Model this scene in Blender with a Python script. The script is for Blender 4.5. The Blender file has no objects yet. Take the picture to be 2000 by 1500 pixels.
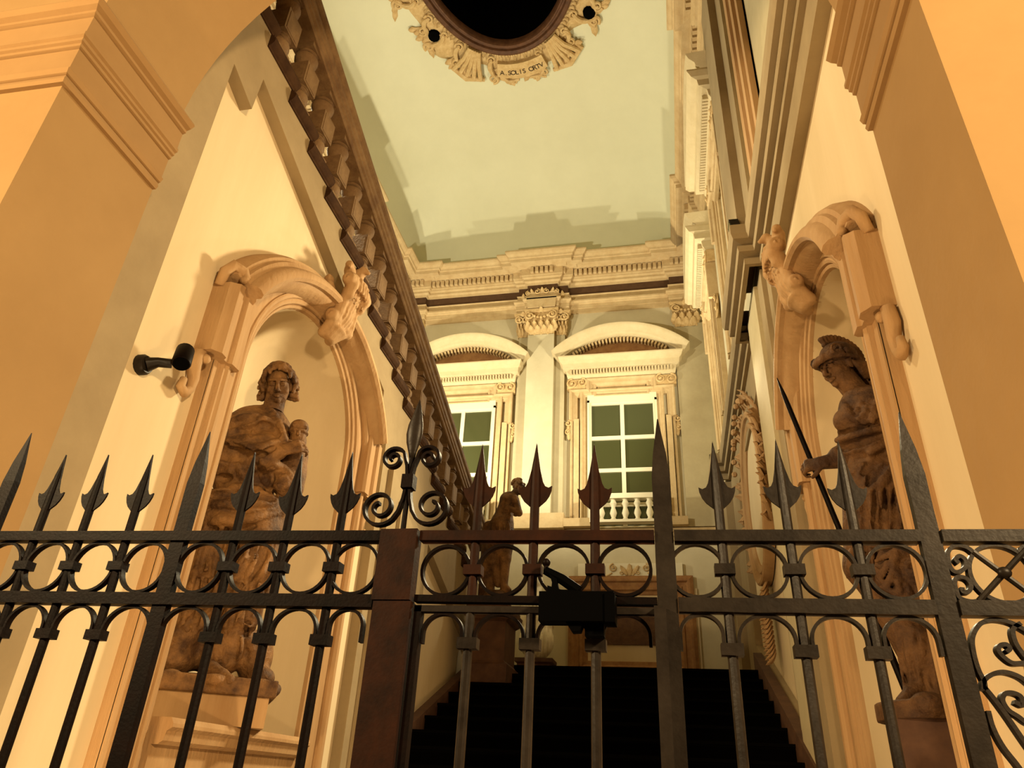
import bpy, bmesh, math, random
import numpy as np
from mathutils import Vector, Matrix
random.seed(7)
C = bpy.context.scene.collection
SC = bpy.context.scene
PI = math.pi

# ------------------------------------------------------------------ camera
def setup_camera():
    f, pitch, yaw, roll = 1410.157, math.radians(29.201), math.radians(13.0397), math.radians(3.1459)
    cy, sy, cp, sp = math.cos(yaw), math.sin(yaw), math.cos(pitch), math.sin(pitch)
    fwd = Vector((-sy*cp, cy*cp, sp)); right = Vector((cy, sy, 0)); up = right.cross(fwd)
    c, s = math.cos(roll), math.sin(roll)
    r2 = c*right + s*up; u2 = -s*right + c*up
    cam = bpy.data.cameras.new('camera'); o = bpy.data.objects.new('camera', cam); C.objects.link(o)
    cam.sensor_width = 36.0; cam.lens = 36.0*f/2000.0; cam.clip_start = 0.05
    o.matrix_world = Matrix(((r2.x, u2.x, -fwd.x, 0), (r2.y, u2.y, -fwd.y, 0), (r2.z, u2.z, -fwd.z, 1.55), (0, 0, 0, 1)))
    SC.camera = o
setup_camera()
# ------------------------------------------------------------------ view, world
SC.view_settings.view_transform = 'Standard'; SC.view_settings.look = 'None'
SC.view_settings.gamma = 1.0; SC.view_settings.use_curve_mapping = False
SC.view_settings.exposure = 0.0
W = bpy.data.worlds.new('night'); SC.world = W; W.use_nodes = True
W.node_tree.nodes['Background'].inputs[0].default_value = (0.75, 0.5, 0.28, 1)
W.node_tree.nodes['Background'].inputs[1].default_value = 0.02

# ------------------------------------------------------------------ lights
def lamp(name, kind, loc, power, col, size=0.2, aim=None, spot=None, blend=0.6):
    l = bpy.data.lights.new(name, kind); l.energy = power; l.color = col
    if kind == 'AREA': l.shape = 'DISK'; l.size = size
    else: l.shadow_soft_size = size
    if kind == 'SPOT': l.spot_size = math.radians(spot); l.spot_blend = blend
    o = bpy.data.objects.new(name, l); C.objects.link(o); o.location = loc
    if aim is not None:
        d = Vector(aim) - Vector(loc); o.rotation_euler = d.to_track_quat('-Z', 'Y').to_euler()
    return o
FLOOD = (1.0, 0.90, 0.64); WARM = (1.0, 0.82, 0.50); HALL = (1.0, 0.80, 0.48); SODIUM = (1.0, 0.71, 0.37)
lamp('hall_flood_fill', 'SPOT', (0.82, 8.10, 6.10), 1900, WARM, 0.35, (-2.9, 3.7, 2.8), 96, 0.9)
lamp('hall_flood_fill', 'SPOT', (-3.9, 5.2, 8.3), 1150, WARM, 0.40, (1.2, 4.6, 4.2), 92, 0.9)  # added fill brightening the right wall; no fixture hangs here
lamp('hall_flood_fill', 'SPOT', (0.70, 12.4, 7.45), 750, FLOOD, 0.12, (-3.5, 11.5, 10.0), 172)
lamp('hall_flood_fill', 'SPOT', (-5.4, 7.0, 7.0), 1600, FLOOD, 0.12, (-1.0, 9, 12.0), 150)
lamp('hall_flood_fill', 'SPOT', (-5.4, 12.4, 7.0), 1050, FLOOD, 0.12, (-2.0, 14, 12.0), 150)
lamp('portico_lantern_glow', 'POINT', (-4.4, -1.5, 4.0), 1650, SODIUM, 0.3)
lamp('portico_lantern_glow', 'POINT', (3.0, -1.5, 4.0), 1900, SODIUM, 0.3)
lamp('ground_uplight_glow', 'POINT', (-2.45, 1.64, 0.25), 240, SODIUM, 0.12)
lamp('ground_uplight_glow', 'POINT', (0.78, 1.70, 0.25), 220, SODIUM, 0.12)


# ------------------------------------------------------------------ materials
def mat(name, col, rough=0.8, col2=None, scale=3.0, bump=0.0, bscale=40.0, metal=0.0, spec=0.3, streak=False, lo=0.35, hi=0.7):
    m = bpy.data.materials.new(name); m.use_nodes = True
    nt = m.node_tree; b = nt.nodes['Principled BSDF']
    b.inputs['Roughness'].default_value = rough; b.inputs['Metallic'].default_value = metal
    b.inputs['Specular IOR Level'].default_value = spec
    if col2 is None: b.inputs['Base Color'].default_value = (*col, 1)
    tc = nt.nodes.new('ShaderNodeTexCoord'); src = tc.outputs['Object']
    if streak:
        mp = nt.nodes.new('ShaderNodeMapping'); mp.inputs['Scale'].default_value = streak if isinstance(streak, tuple) else (1, 1, 0.15)
        nt.links.new(src, mp.inputs[0]); src2 = mp.outputs[0]
    else: src2 = src
    if col2 is not None:
        n = nt.nodes.new('ShaderNodeTexNoise'); n.inputs['Scale'].default_value = scale; n.inputs['Detail'].default_value = 8; n.inputs['Roughness'].default_value = 0.65
        nt.links.new(src2, n.inputs['Vector'])
        r = nt.nodes.new('ShaderNodeValToRGB'); r.color_ramp.elements[0].position = lo; r.color_ramp.elements[1].position = hi
        r.color_ramp.elements[0].color = (*col2, 1); r.color_ramp.elements[1].color = (*col, 1)
        nt.links.new(n.outputs['Fac'], r.inputs[0]); nt.links.new(r.outputs[0], b.inputs['Base Color'])
    if bump:
        n2 = nt.nodes.new('ShaderNodeTexNoise'); n2.inputs['Scale'].default_value = bscale; n2.inputs['Detail'].default_value = 6
        nt.links.new(src2, n2.inputs['Vector'])
        bp = nt.nodes.new('ShaderNodeBump'); bp.inputs['Strength'].default_value = bump; bp.inputs['Distance'].default_value = 0.02
        nt.links.new(n2.outputs['Fac'], bp.inputs['Height']); nt.links.new(bp.outputs[0], b.inputs['Normal'])
    return m
M = dict(
    ceiling=mat('pale green ceiling plaster', (0.68, 0.67, 0.49), 0.9, (0.645, 0.635, 0.46), 1.2, 0.1, 12),
    wall=mat('cream wall plaster', (0.66, 0.54, 0.35), 0.9, (0.57, 0.45, 0.27), 1.1, 0.12, 10, streak=True),
    band=mat('grey green border plaster', (0.31, 0.235, 0.13), 0.9, (0.25, 0.185, 0.10), 2.0, 0.15, 14),
    pier=mat('ochre pier plaster', (0.29, 0.172, 0.068), 0.9, (0.25, 0.145, 0.055), 1.5, 0.1, 14),
    arch=mat('orange arch plaster', (0.31, 0.19, 0.075), 0.9, (0.275, 0.165, 0.063), 1.5, 0.1, 14),
    stone=mat('tan stucco surround', (0.44, 0.28, 0.135), 0.8, (0.33, 0.19, 0.08), 4.0, 0.35, 30, streak=(1, 1, 0.12)),
    hallstone=mat('pale stone mouldings', (0.58, 0.44, 0.24), 0.85, (0.48, 0.34, 0.17), 5.0, 0.25, 30),
    hallwall=mat('pale hall plaster', (0.62, 0.555, 0.38), 0.9, (0.54, 0.475, 0.31), 1.6, 0.1, 14),
    pilaster=mat('olive pilaster plaster', (0.47, 0.40, 0.245), 0.9, (0.40, 0.335, 0.20), 2.2, 0.1, 18),
    white=mat('white painted joinery', (0.70, 0.64, 0.46), 0.6),
    palestone=mat('pale cream stone', (0.60, 0.50, 0.31), 0.8, (0.53, 0.43, 0.25), 5.0, 0.15, 30),
    glass=mat('dark window glass', (0.050, 0.055, 0.020), 0.08, spec=0.8),
    step=mat('black stair carpet', (0.002, 0.0018, 0.0015), 1.0, spec=0.0),
    skirt=mat('brown marble skirting', (0.10, 0.045, 0.02), 0.7, (0.05, 0.02, 0.01), 5.0),
    balust=mat('brown stone balustrade', (0.22, 0.135, 0.06), 0.75, (0.12, 0.065, 0.028), 6.0, 0.3, 35),
    tread=mat('dark brown tread stone', (0.06, 0.030, 0.013), 0.8, (0.03, 0.014, 0.007), 6.0, 0.2, 30, spec=0.05),
    iron=mat('dark wrought iron', (0.0016, 0.0011, 0.0009), 0.5, (0.005, 0.002, 0.0012), 18.0, 0.06, 150, spec=0.06),  # base darkened for the left fence, standing away from the light
    rust=mat('rusty dark iron', (0.007, 0.0032, 0.002), 0.55, (0.022, 0.007, 0.0028), 14.0, 0.06, 150, spec=0.08),
    irongrey=mat('worn lit grey iron', (0.022, 0.0165, 0.012), 0.42, (0.008, 0.0055, 0.0036), 12.0, 0.05, 110, spec=0.15),  # paler copy of the iron: lamplight on the right bars is in the colour
    black=mat('black painted metal', (0.0006, 0.0006, 0.0006), 0.6, spec=0.02),
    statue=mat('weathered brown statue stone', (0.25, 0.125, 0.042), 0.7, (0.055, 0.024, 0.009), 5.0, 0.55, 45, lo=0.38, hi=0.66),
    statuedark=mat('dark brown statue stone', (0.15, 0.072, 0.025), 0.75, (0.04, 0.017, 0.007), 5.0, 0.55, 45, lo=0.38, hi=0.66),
    marble=mat('white marble', (0.86, 0.80, 0.62), 0.5, (0.74, 0.66, 0.48), 8.0),
    stucco=mat('cream stucco ornament', (0.66, 0.49, 0.25), 0.8, (0.50, 0.33, 0.14), 9.0, 0.3, 50),
    wood=mat('red brown oculus frame', (0.14, 0.06, 0.025), 0.6, (0.07, 0.028, 0.012), 7.0),
    panelwood=mat('brown framed stone', (0.36, 0.19, 0.07), 0.7, (0.24, 0.11, 0.04), 6.0, 0.2, 30),
    plaque=mat('dark bronze plaque', (0.12, 0.055, 0.02), 0.6, (0.07, 0.03, 0.012), 9.0, 0.4, 60),
    frieze=mat('plain dark brown frieze', (0.10, 0.05, 0.022), 0.85, (0.07, 0.033, 0.014), 6.0),  # even dark brown strip between architrave and cornice
    void=mat('dark loft', (0.002, 0.002, 0.002), 0.9, spec=0.0),
    floor=mat('grey stone paving', (0.22, 0.17, 0.11), 0.7, (0.15, 0.11, 0.07), 3.0, 0.2, 20),
    letter=mat('dark lettering paint', (0.05, 0.028, 0.012), 0.8),
)

# ------------------------------------------------------------------ mesh builder
class B:
    def __init__(s): s.v = []; s.f = []
    def add(s, vs, fs):
        o = len(s.v); s.v += [tuple(map(float, p)) for p in vs]; s.f += [tuple(i+o for i in f) for f in fs]; return s
    def box(s, x0, x1, y0, y1, z0, z1):
        return s.add([(x0,y0,z0),(x1,y0,z0),(x1,y1,z0),(x0,y1,z0),(x0,y0,z1),(x1,y0,z1),(x1,y1,z1),(x0,y1,z1)],
                     [(0,3,2,1),(4,5,6,7),(0,1,5,4),(1,2,6,5),(2,3,7,6),(3,0,4,7)])
    def prism(s, poly, mp, t0, t1):            # convex or simple polygon in 2D, extruded from t0 to t1
        n = len(poly)
        vs = [mp(a, b, t0) for a, b in poly] + [mp(a, b, t1) for a, b in poly]
        return s.add(vs, [tuple(range(n))[::-1], tuple(range(n, 2*n))] + [(i, (i+1) % n, n+(i+1) % n, n+i) for i in range(n)])
    def plate(s, outer, holes, mp, t0, t1, back=False):    # polygon with holes, extruded
        bm = bmesh.new(); loops = []
        for lp in [outer] + holes:
            vs = [bm.verts.new((a, b, 0)) for a, b in lp]
            for i in range(len(vs)): bm.edges.new((vs[i], vs[(i+1) % len(vs)]))
            loops.append(lp)
        bmesh.ops.triangle_fill(bm, use_beauty=True, edges=bm.edges[:])
        bm.verts.index_update(); vv = [(v.co.x, v.co.y) for v in bm.verts]; tt = [tuple(v.index for v in f.verts) for f in bm.faces]; bm.free()
        s.add([mp(a, b, t1) for a, b in vv], tt)
        if back: s.add([mp(a, b, t0) for a, b in vv], tt)
        for lp in loops:
            n = len(lp); s.add([mp(a, b, t0) for a, b in lp] + [mp(a, b, t1) for a, b in lp], [(i, (i+1) % n, n+(i+1) % n, n+i) for i in range(n)])
        return s
    def sweep(s, path, prof, mp, closed=False, caps=True):   # prof (offset along left normal, height t)
        n = len(path); rows = []
        for i in range(n):
            p = np.array(path[i], float)
            a = np.array(path[(i-1) % n], float) if (closed or i > 0) else None
            b = np.array(path[(i+1) % n], float) if (closed or i < n-1) else None
            def nrm(u, w):
                d = w-u; d /= max(np.hypot(*d), 1e-9); return np.array([-d[1], d[0]])
            if a is None: m = nrm(p, b)
            elif b is None: m = nrm(a, p)
            else:
                n1, n2 = nrm(a, p), nrm(p, b); m = n1+n2; m /= max(m @ m / 2 * 1.0, 0.25) if (m @ m) > 1e-9 else 1.0
            rows.append([mp(*(p+m*o), t) for o, t in prof])
        k = len(prof); vs = [q for r in rows for q in r]; fs = []
        for i in range(n if closed else n-1):
            j = (i+1) % n
            for c in range(k-1): fs.append((i*k+c, j*k+c, j*k+c+1, i*k+c+1))
        if caps and not closed: fs += [tuple(range(k)), tuple(range((n-1)*k, n*k))[::-1]]
        return s.add(vs, fs)
    def tube(s, pts, r, n=8, closed=False, cap=True, flat=None):
        P = [Vector(p) for p in pts]; m = len(P); R = r if hasattr(r, '__len__') else [r]*m
        rows = []; ref = None
        for i in range(m):
            a = P[(i-1) % m] if (closed or i) else P[0]; b = P[(i+1) % m] if (closed or i < m-1) else P[m-1]
            t = (b-a).normalized() if (b-a).length > 1e-9 else Vector((0, 0, 1))
            if ref is None: ref = t.orthogonal().normalized()
            ref = (ref - t*ref.dot(t)); ref = ref.normalized() if ref.length > 1e-6 else t.orthogonal().normalized()
            bi = t.cross(ref)
            if flat is not None:
                fl = Vector(flat[0]).normalized(); u = t.cross(fl).normalized()
                rows.append([P[i] + u*(math.cos(2*PI*(k+.5)/n)*R[i]) + fl*(math.sin(2*PI*(k+.5)/n)*flat[1]) for k in range(n)])
            else: rows.append([P[i] + (ref*math.cos(2*PI*k/n) + bi*math.sin(2*PI*k/n))*R[i] for k in range(n)])
        vs = [q for r_ in rows for q in r_]; fs = []
        for i in range(m if closed else m-1):
            j = (i+1) % m
            for k in range(n): fs.append((i*n+k, i*n+(k+1) % n, j*n+(k+1) % n, j*n+k))
        if cap and not closed: fs += [tuple(range(n))[::-1], tuple(range((m-1)*n, m*n))]
        return s.add(vs, fs)
    def lathe(s, prof, o=(0, 0, 0), n=14, mp=None):          # prof (r, z)
        vs = []; fs = []; k = len(prof)
        for r, z in prof:
            for i in range(n):
                a = 2*PI*i/n; p = (r*math.cos(a), r*math.sin(a), z)
                vs.append(mp(*p) if mp else (o[0]+p[0], o[1]+p[1], o[2]+p[2]))
        for j in range(k-1):
            for i in range(n): fs.append((j*n+i, j*n+(i+1) % n, (j+1)*n+(i+1) % n, (j+1)*n+i))
        fs += [tuple(range(n))[::-1], tuple(range((k-1)*n, k*n))]
        return s.add(vs, fs)
    def ball(s, c, r, n=8, m=6):
        rx, ry, rz = r if hasattr(r, '__len__') else (r, r, r)
        vs = [(c[0], c[1], c[2]-rz)]; fs = []
        for j in range(1, m):
            t = -PI/2 + PI*j/m
            for i in range(n): a = 2*PI*i/n; vs.append((c[0]+rx*math.cos(t)*math.cos(a), c[1]+ry*math.cos(t)*math.sin(a), c[2]+rz*math.sin(t)))
        vs.append((c[0], c[1], c[2]+rz)); L = len(vs)-1
        for i in range(n): fs.append((0, 1+(i+1) % n, 1+i)); fs.append((L, 1+(m-2)*n+i, 1+(m-2)*n+(i+1) % n))
        for j in range(m-2):
            for i in range(n): fs.append((1+j*n+i, 1+j*n+(i+1) % n, 1+(j+1)*n+(i+1) % n, 1+(j+1)*n+i))
        return s.add(vs, fs)
    def mesh(s, name, m, smooth=False):
        me = bpy.data.meshes.new(name); me.from_pydata(s.v, [], s.f); me.materials.append(m)
        bm = bmesh.new(); bm.from_mesh(me); bmesh.ops.remove_doubles(bm, verts=bm.verts[:], dist=1e-5)
        bmesh.ops.recalc_face_normals(bm, faces=bm.faces[:]); bm.to_mesh(me); bm.free()
        if smooth:
            me.shade_smooth() if smooth is True else me.shade_auto_smooth(angle=smooth) if hasattr(me, 'shade_auto_smooth') else me.shade_smooth()
            if smooth is not True: sharp(me, smooth)
        return me
    def obj(s, name, m, parent=None, smooth=False, **kw):
        return link(name, s.mesh(name, m, smooth), parent, **kw)
def sharp(me, ang):
    me.shade_smooth(); bm = bmesh.new(); bm.from_mesh(me)
    for e in bm.edges:
        if len(e.link_faces) == 2: e.smooth = e.calc_face_angle(0) < ang
    bm.to_mesh(me); bm.free()
def link(name, me, parent=None, label=None, cat=None, group=None, kind=None):
    o = bpy.data.objects.new(name, me); C.objects.link(o)
    if parent: o.parent = parent
    return tag(o, label, cat, group, kind)
def tag(o, label=None, cat=None, group=None, kind=None):
    if label: o['label'] = label
    if cat: o['category'] = cat
    if group: o['group'] = group
    if kind: o['kind'] = kind
    return o
def thing(name, label, cat, group=None, kind=None): return link(name, None, None, label, cat, group, kind)
def copy_tree(o, parent=None, off=None):
    c = o.copy(); C.objects.link(c)
    if parent: c.parent = parent
    if off is not None: c.location = Vector(o.location) + Vector(off)
    for ch in o.children[:]: copy_tree(ch, c)
    return c
# wall frames: (along, up, out of the wall)
XL, XR, YB, XF = -2.85, 1.20, 15.0, -6.70
mL = lambda a, b, t: (XL+t, a, b)
mR = lambda a, b, t: (XR-t, a, b)
mB = lambda a, b, t: (a, YB-t, b)
mF = lambda a, b, t: (XF+t, a, b)
mPlan = lambda a, b, t: (a, b, t)
def arc(cx, cy, rx, a0, a1, n, ry=None):
    ry = ry or rx
    return [(cx+rx*math.cos(a0+(a1-a0)*i/n), cy+ry*math.sin(a0+(a1-a0)*i/n)) for i in range(n+1)]
AS = math.radians(35)

# ================================================================== SETTING
B().box(-7, 5, -6, 3.3, -0.2, 0).obj('floor', M['floor'], label='stone paving of the portico in front of the gate', kind='structure')
B().box(XF, 1.9, 11.0, 15.2, 2.7, 3.06).obj('floor_1', M['floor'], label='upper stair landing below the back wall', kind='structure')
# --- front wall with the entrance arch
Yb = lambda x: 2.53+0.024*(x+2.73)
mFr = lambda a, b, t: (a, Yb(a)-t, b)
A0, A1, ZS = -2.73, 1.05, 4.92
ac, ar = (A0+A1)/2, (A1-A0)/2
archpts = arc(ac, ZS, ar, 0, PI, 40)
front = B()
front.plate([(-7.2, 0), (A0, 0)] + archpts[::-1] + [(A1, 0), (5, 0), (5, 14.5), (-7.2, 14.5)], [], mFr, 0.0, 0.70, True)
wf = front.obj('wall_front', M['arch'], label='orange plaster arch wall between portico and stair hall', kind='structure')
def impost(name, path, z0, z1, side, lab):
    h = z1-z0; s = side
    prof = [(0, z0), (.022*s, z0), (.03*s, z0+.02), (.022*s, z0+.045), (.035*s, z0+.05), (.045*s, z0+.075), (.03*s, z0+.09),
            (.03*s, z0+.44*h), (.045*s, z0+.45*h), (.045*s, z0+.485*h), (.058*s, z0+.495*h), (.058*s, z0+.53*h), (.072*s, z0+.545*h), (.072*s, z0+.585*h), (.06*s, z0+.595*h),
            (.06*s, z0+.83*h), (.08*s, z0+.845*h), (.08*s, z0+.88*h), (.105*s, z0+.90*h), (.125*s, z0+.94*h), (.115*s, z1-.01), (.09*s, z1), (0, z1)]
    o = B().sweep(path, prof, mPlan).obj(name, M['pier'], label=lab, kind='structure'); return o
impost('trim_1', [(-6, Yb(-6)-.70), (A0, Yb(A0)-.70), (A0, Yb(A0)-.0)], 4.40, 4.92, -1, 'moulded ochre impost cornice on the left pier')
impost('trim_2', [(A1, Yb(A1)), (A1, Yb(A1)-.70), (4, Yb(4)-.70)], 4.30, 4.86, -1, 'moulded ochre impost cornice on the right pier')
def quadsheet(pts): return B().add(pts, [tuple(range(len(pts)))])

# --- left spine wall carrying the upper flight
SL = -0.348
zt = lambda y: 6.56+SL*(y-3.13)            # line of tread corners on the left flight
NL = dict(c=4.92, r=0.91, zs=4.16, z0=1.81)
def niche_loop(N, n=28): return [(N['c']-N['r'], N['z0'])] + arc(N['c'], N['zs'], N['r'], PI, 0, n) + [(N['c']+N['r'], N['z0'])]
def niche_shell(N, mp, m, name, parent, depth):
    b = B(); nv = 20; rows = []
    r = N['r']; cols = [PI*i/nv for i in range(nv+1)]
    zs = [N['z0'], N['z0']+.5*(N['zs']-N['z0']), N['zs']]
    for z in zs: rows.append([(N['c']-r*math.cos(a), z, -depth*math.sin(a)**0.8) for a in cols])
    for j in range(1, 13):
        e = PI/2*j/12
        rows.append([(N['c']-r*math.cos(a)*math.cos(e), N['zs']+r*math.sin(e)*(1 if 1 else 0), -depth*math.sin(a)**0.8*math.cos(e)) for a in cols])
    vs = [mp(*p) for rr in rows for p in rr]; k = nv+1
    fs = [(i*k+c, i*k+c+1, (i+1)*k+c+1, (i+1)*k+c) for i in range(len(rows)-1) for c in range(nv)]
    b.add(vs, fs)
    b.add([mp(*p) for p in rows[0]] , [tuple(range(k))])
    return b.obj(name, m, parent, smooth=True)
fl = -0.10                                  # recessed field
p1 = [(2.90, 0.3), (2.90, 6.0), (3.20, 5.88), (3.22, 6.24), (6.30, 5.17), (6.30, 4.84), (6.55, 4.72), (6.58, 0.3)]
p2 = [(8.25, 2.06), (8.25, 4.10), (10.75, 3.24), (10.75, 3.0)]
ytop = 10.9
TP = 0.412; K0 = 3.15-2*TP
treads = [(K0+TP*k, zt(K0+TP*k)-.012) for k in range(19) if K0+TP*(k+1) < ytop+.1]
outerL = [(2.40, 0), (ytop, 0), (ytop, treads[-1][1])]
for y0, z0 in treads[::-1]: outerL += [(min(y0+TP, ytop-.001), z0), (y0, z0)]
outerL = [p for i, p in enumerate(outerL) if i == 0 or p != outerL[i-1]]
outerL[-1] = (2.40, outerL[-1][1]) if outerL[-1][0] < 2.40 else outerL[-1]
if outerL[-1][0] > 2.40: outerL += [(2.40, outerL[-1][1])]
wl = B().plate(outerL, [p1, p2], mL, fl-.02, 0.0).obj('wall_left', M['band'], label='grey bordered spine wall with niche under the upper flight', kind='structure')
B().plate(p1, [niche_loop(NL)], mL, fl-.03, fl).obj('wall_panel', M['wall'], wl, label='cream recessed plaster panel')
B().prism(p2, mL, fl-.03, fl).obj('wall_panel', M['wall'], wl, label='cream recessed plaster panel')
niche_shell(NL, lambda a, b, t: mL(a, b, t+fl), M['wall'], 'niche', wl, 0.62)
B().prism([(2.40, 0), (ytop, 0), (ytop, zt(ytop)-.06), (2.40, zt(2.40)-.06)], mL, -0.95, -0.90).obj('wall_core', M['band'], wl)
B().box(XL-.95, XL+.0, ytop, ytop+.06, 2.9, zt(ytop)-.06).obj('end_face', M['band'], wl)
pl = B().prism([(6.72, 0.0), (7.95, 0.0), (7.95, 4.02), (6.72, 4.45)], mL, 0.0, 0.06)
pl.obj('pilaster', M['band'], wl)
B().prism([(6.98, 0.0), (7.62, 0.0), (7.62, 3.95), (6.98, 4.18)], mL, 0.06, 0.10).obj('pilaster_panel', M['band'], wl)
# skirting along the stair
zst = lambda y: (y-3.3)*0.3974              # nosing line of the entrance flight
B().prism([(3.2, 0), (10.95, zst(10.95)-.3), (10.95, zst(10.95)+.20), (3.2, .20)], mL, 0.0, 0.115).obj('baseboard_left', M['skirt'], label='dark marble skirting climbing beside the stair on the left', kind='structure')

# --- right wall
kR = 1.09
NR = dict(c=4.98, r=0.91, zs=4.16, z0=1.48)
q1 = [(2.75, 0.3), (2.75, 6.26), (6.35, 6.26), (6.35, 5.80), (6.55, 5.62), (6.55, 0.3)]
q2 = [(8.15, 2.2), (8.15, 6.0), (11.6, 6.0), (11.6, 3.55)]
wr = B().plate([(2.40, 0), (15.2, 0), (15.2, 6.95), (2.40, 6.95)], [q1, q2], mR, fl-.02, 0.0).obj('wall_right', M['band'], label='grey bordered right wall of the stair hall with niche', kind='structure')
B().plate(q1, [niche_loop(NR)], mR, fl-.03, fl).obj('wall_panel', M['wall'], wr, label='cream recessed plaster panel')
B().prism(q2, mR, fl-.03, fl).obj('wall_panel', M['wall'], wr, label='cream recessed plaster panel')
niche_shell(NR, lambda a, b, t: mR(a, b, t+fl), M['wall'], 'niche', wr, 0.58)
B().prism([(3.2, 0), (10.95, zst(10.95)-.3), (10.95, zst(10.95)+.30), (3.2, .30)], mR, 0.0, 0.115).obj('baseboard_right', M['skirt'], label='dark marble skirting climbing beside the stair on the right', kind='structure')
B().prism([(6.55, 0), (7.95, 0), (7.95, 6.55), (6.55, 6.55)], mR, 0.0, 0.05).obj('pilaster', M['band'], wr)
B().prism([(6.85, 0), (7.65, 0), (7.65, 6.55), (6.85, 6.55)], mR, 0.05, 0.09).obj('pilaster_panel', M['pilaster'], wr)
B().prism([(12.7, 2.9), (13.9, 2.9), (13.9, 6.55), (12.7, 6.55)], mR, 0.0, 0.13).obj('pilaster', M['band'], wr)
# string course with ressauts
def plan_right(base, rs):                   # path of the right wall going away from the camera, stepping out at pilasters
    pts = [(XR-base, 2.45)]
    for y0, y1, d in rs: pts += [(XR-base, y0), (XR-base-d, y0), (XR-base-d, y1), (XR-base, y1)]
    return pts
RS = [(6.50, 8.0, .16), (12.65, 13.95, .16)]
sprof = [(0, 6.56), (.05, 6.56), (.05, 6.64), (.0, 6.65), (.0, 6.69), (.10, 6.70), (.11, 6.74), (.11, 6.77), (.04, 6.78), (.04, 6.82), (.15, 6.84), (.17, 6.90), (.17, 7.02), (0, 7.02)]
B().sweep(plan_right(0, RS) + [(XR, 14.9)], sprof, mPlan).obj('trim_3', M['band'], label='double moulded string course along the right wall', kind='structure')
B().plate([(2.40, 6.95), (15.2, 6.95), (15.2, 14.3), (2.40, 14.3)], [[(3.2, 7.6), (3.2, 10.1), (5.45, 10.1), (5.45, 7.6)]], mR, -.32, 0.0).obj('upper_wall', M['hallwall'], wr)
B().prism([(3.2, 7.6), (5.45, 7.6), (5.45, 10.1), (3.2, 10.1)], mR, -.12, -.02).obj('blind_panel', M['pilaster'], wr, label='olive blind window panel')

up = B().prism([(6.20, 7.02), (7.62, 7.02), (7.62, 12.08), (6.20, 12.08)], mR, 0.0, 0.11).obj('pilaster', M['band'], wr)
B().prism([(6.57, 7.02), (7.40, 7.02), (7.40, 12.08), (6.57, 12.08)], mR, 0.11, 0.21).obj('pilaster_face', M['band'], up)
B().sweep([(3.2, 7.3), (5.45, 7.3), (5.45, 10.1), (3.2, 10.1)], [(.0, -.30), (.0, .06), (-.06, .07), (-.07, .11), (-.14, .12), (-.15, .08), (-.25, .075), (-.27, .13), (-.36, .14), (-.40, .10), (-.42, 0)], mR, closed=True).obj('window_frame', M['stone'], wr)
# --- back wall and far left wall
wb = B().box(XF-.3, 1.6, YB, YB+.3, 2.7, 14.4).obj('wall_back', M['hallwall'], label='pale back wall of the stair hall with pilasters and windows', kind='structure')
wfl = B().box(XF-.3, XF, 2.45, YB, 0, 14.4).obj('wall_far_left', M['hallwall'], label='outer left wall of the stair hall beyond the balustrade', kind='structure')
# --- vaulted ceiling with an oval opening
HX0, HX1, HY0, HY1 = XF, XR, 2.4, YB
ocx, ocy, orx, ory = -2.78, 7.75, 1.60, 2.42
def vz(x, y):
    u = abs((x-(HX0+HX1)/2)/((HX1-HX0)/2)); v = abs((y-(HY0+HY1)/2)/((HY1-HY0)/2))
    f = max(0.0, 1-u**5)*max(0.0, 1-v**8)
    return 13.85+2.45*f**0.5
cb = B(); n1, n2 = 96, 24; rings = []
for j in range(n2+1):
    w = j/n2; row = []
    for i in range(n1):
        a = 2*PI*i/n1; ca, sa = math.cos(a), math.sin(a)
        ix, iy = ocx+orx*ca, ocy+ory*sa
        # ray from oculus centre to the hall rectangle
        dx, dy = orx*ca, ory*sa; k = 1e9
        if dx > 1e-9: k = min(k, (HX1-ocx)/dx)
        if dx < -1e-9: k = min(k, (HX0-ocx)/dx)
        if dy > 1e-9: k = min(k, (HY1-ocy)/dy)
        if dy < -1e-9: k = min(k, (HY0-ocy)/dy)
        ex, ey = ocx+dx*k, ocy+dy*k; ww = 1-(1-w)**1.8
        x, y = ix+(ex-ix)*ww, iy+(ey-iy)*ww; row.append((x, y, vz(x, y)))
    rings.append(row)
vs = [p for r in rings for p in r]
cb.add(vs, [(j*n1+i, j*n1+(i+1) % n1, (j+1)*n1+(i+1) % n1, (j+1)*n1+i) for j in range(n2) for i in range(n1)])
ce = cb.obj('ceiling', M['ceiling'], smooth=True, label='pale green coved vault with an oval opening', kind='structure')
zo = 16.3
lo = B(); lo.add([(ocx+orx*math.cos(2*PI*i/64), ocy+ory*math.sin(2*PI*i/64), z) for z in (zo-.05, zo+1.6) for i in range(64)], [(i, (i+1) % 64, 64+(i+1) % 64, 64+i) for i in range(64)] + [tuple(range(64, 128))])
lo.obj('oculus_shaft', M['void'], ce, label='dark shaft above the oval opening')

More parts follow.
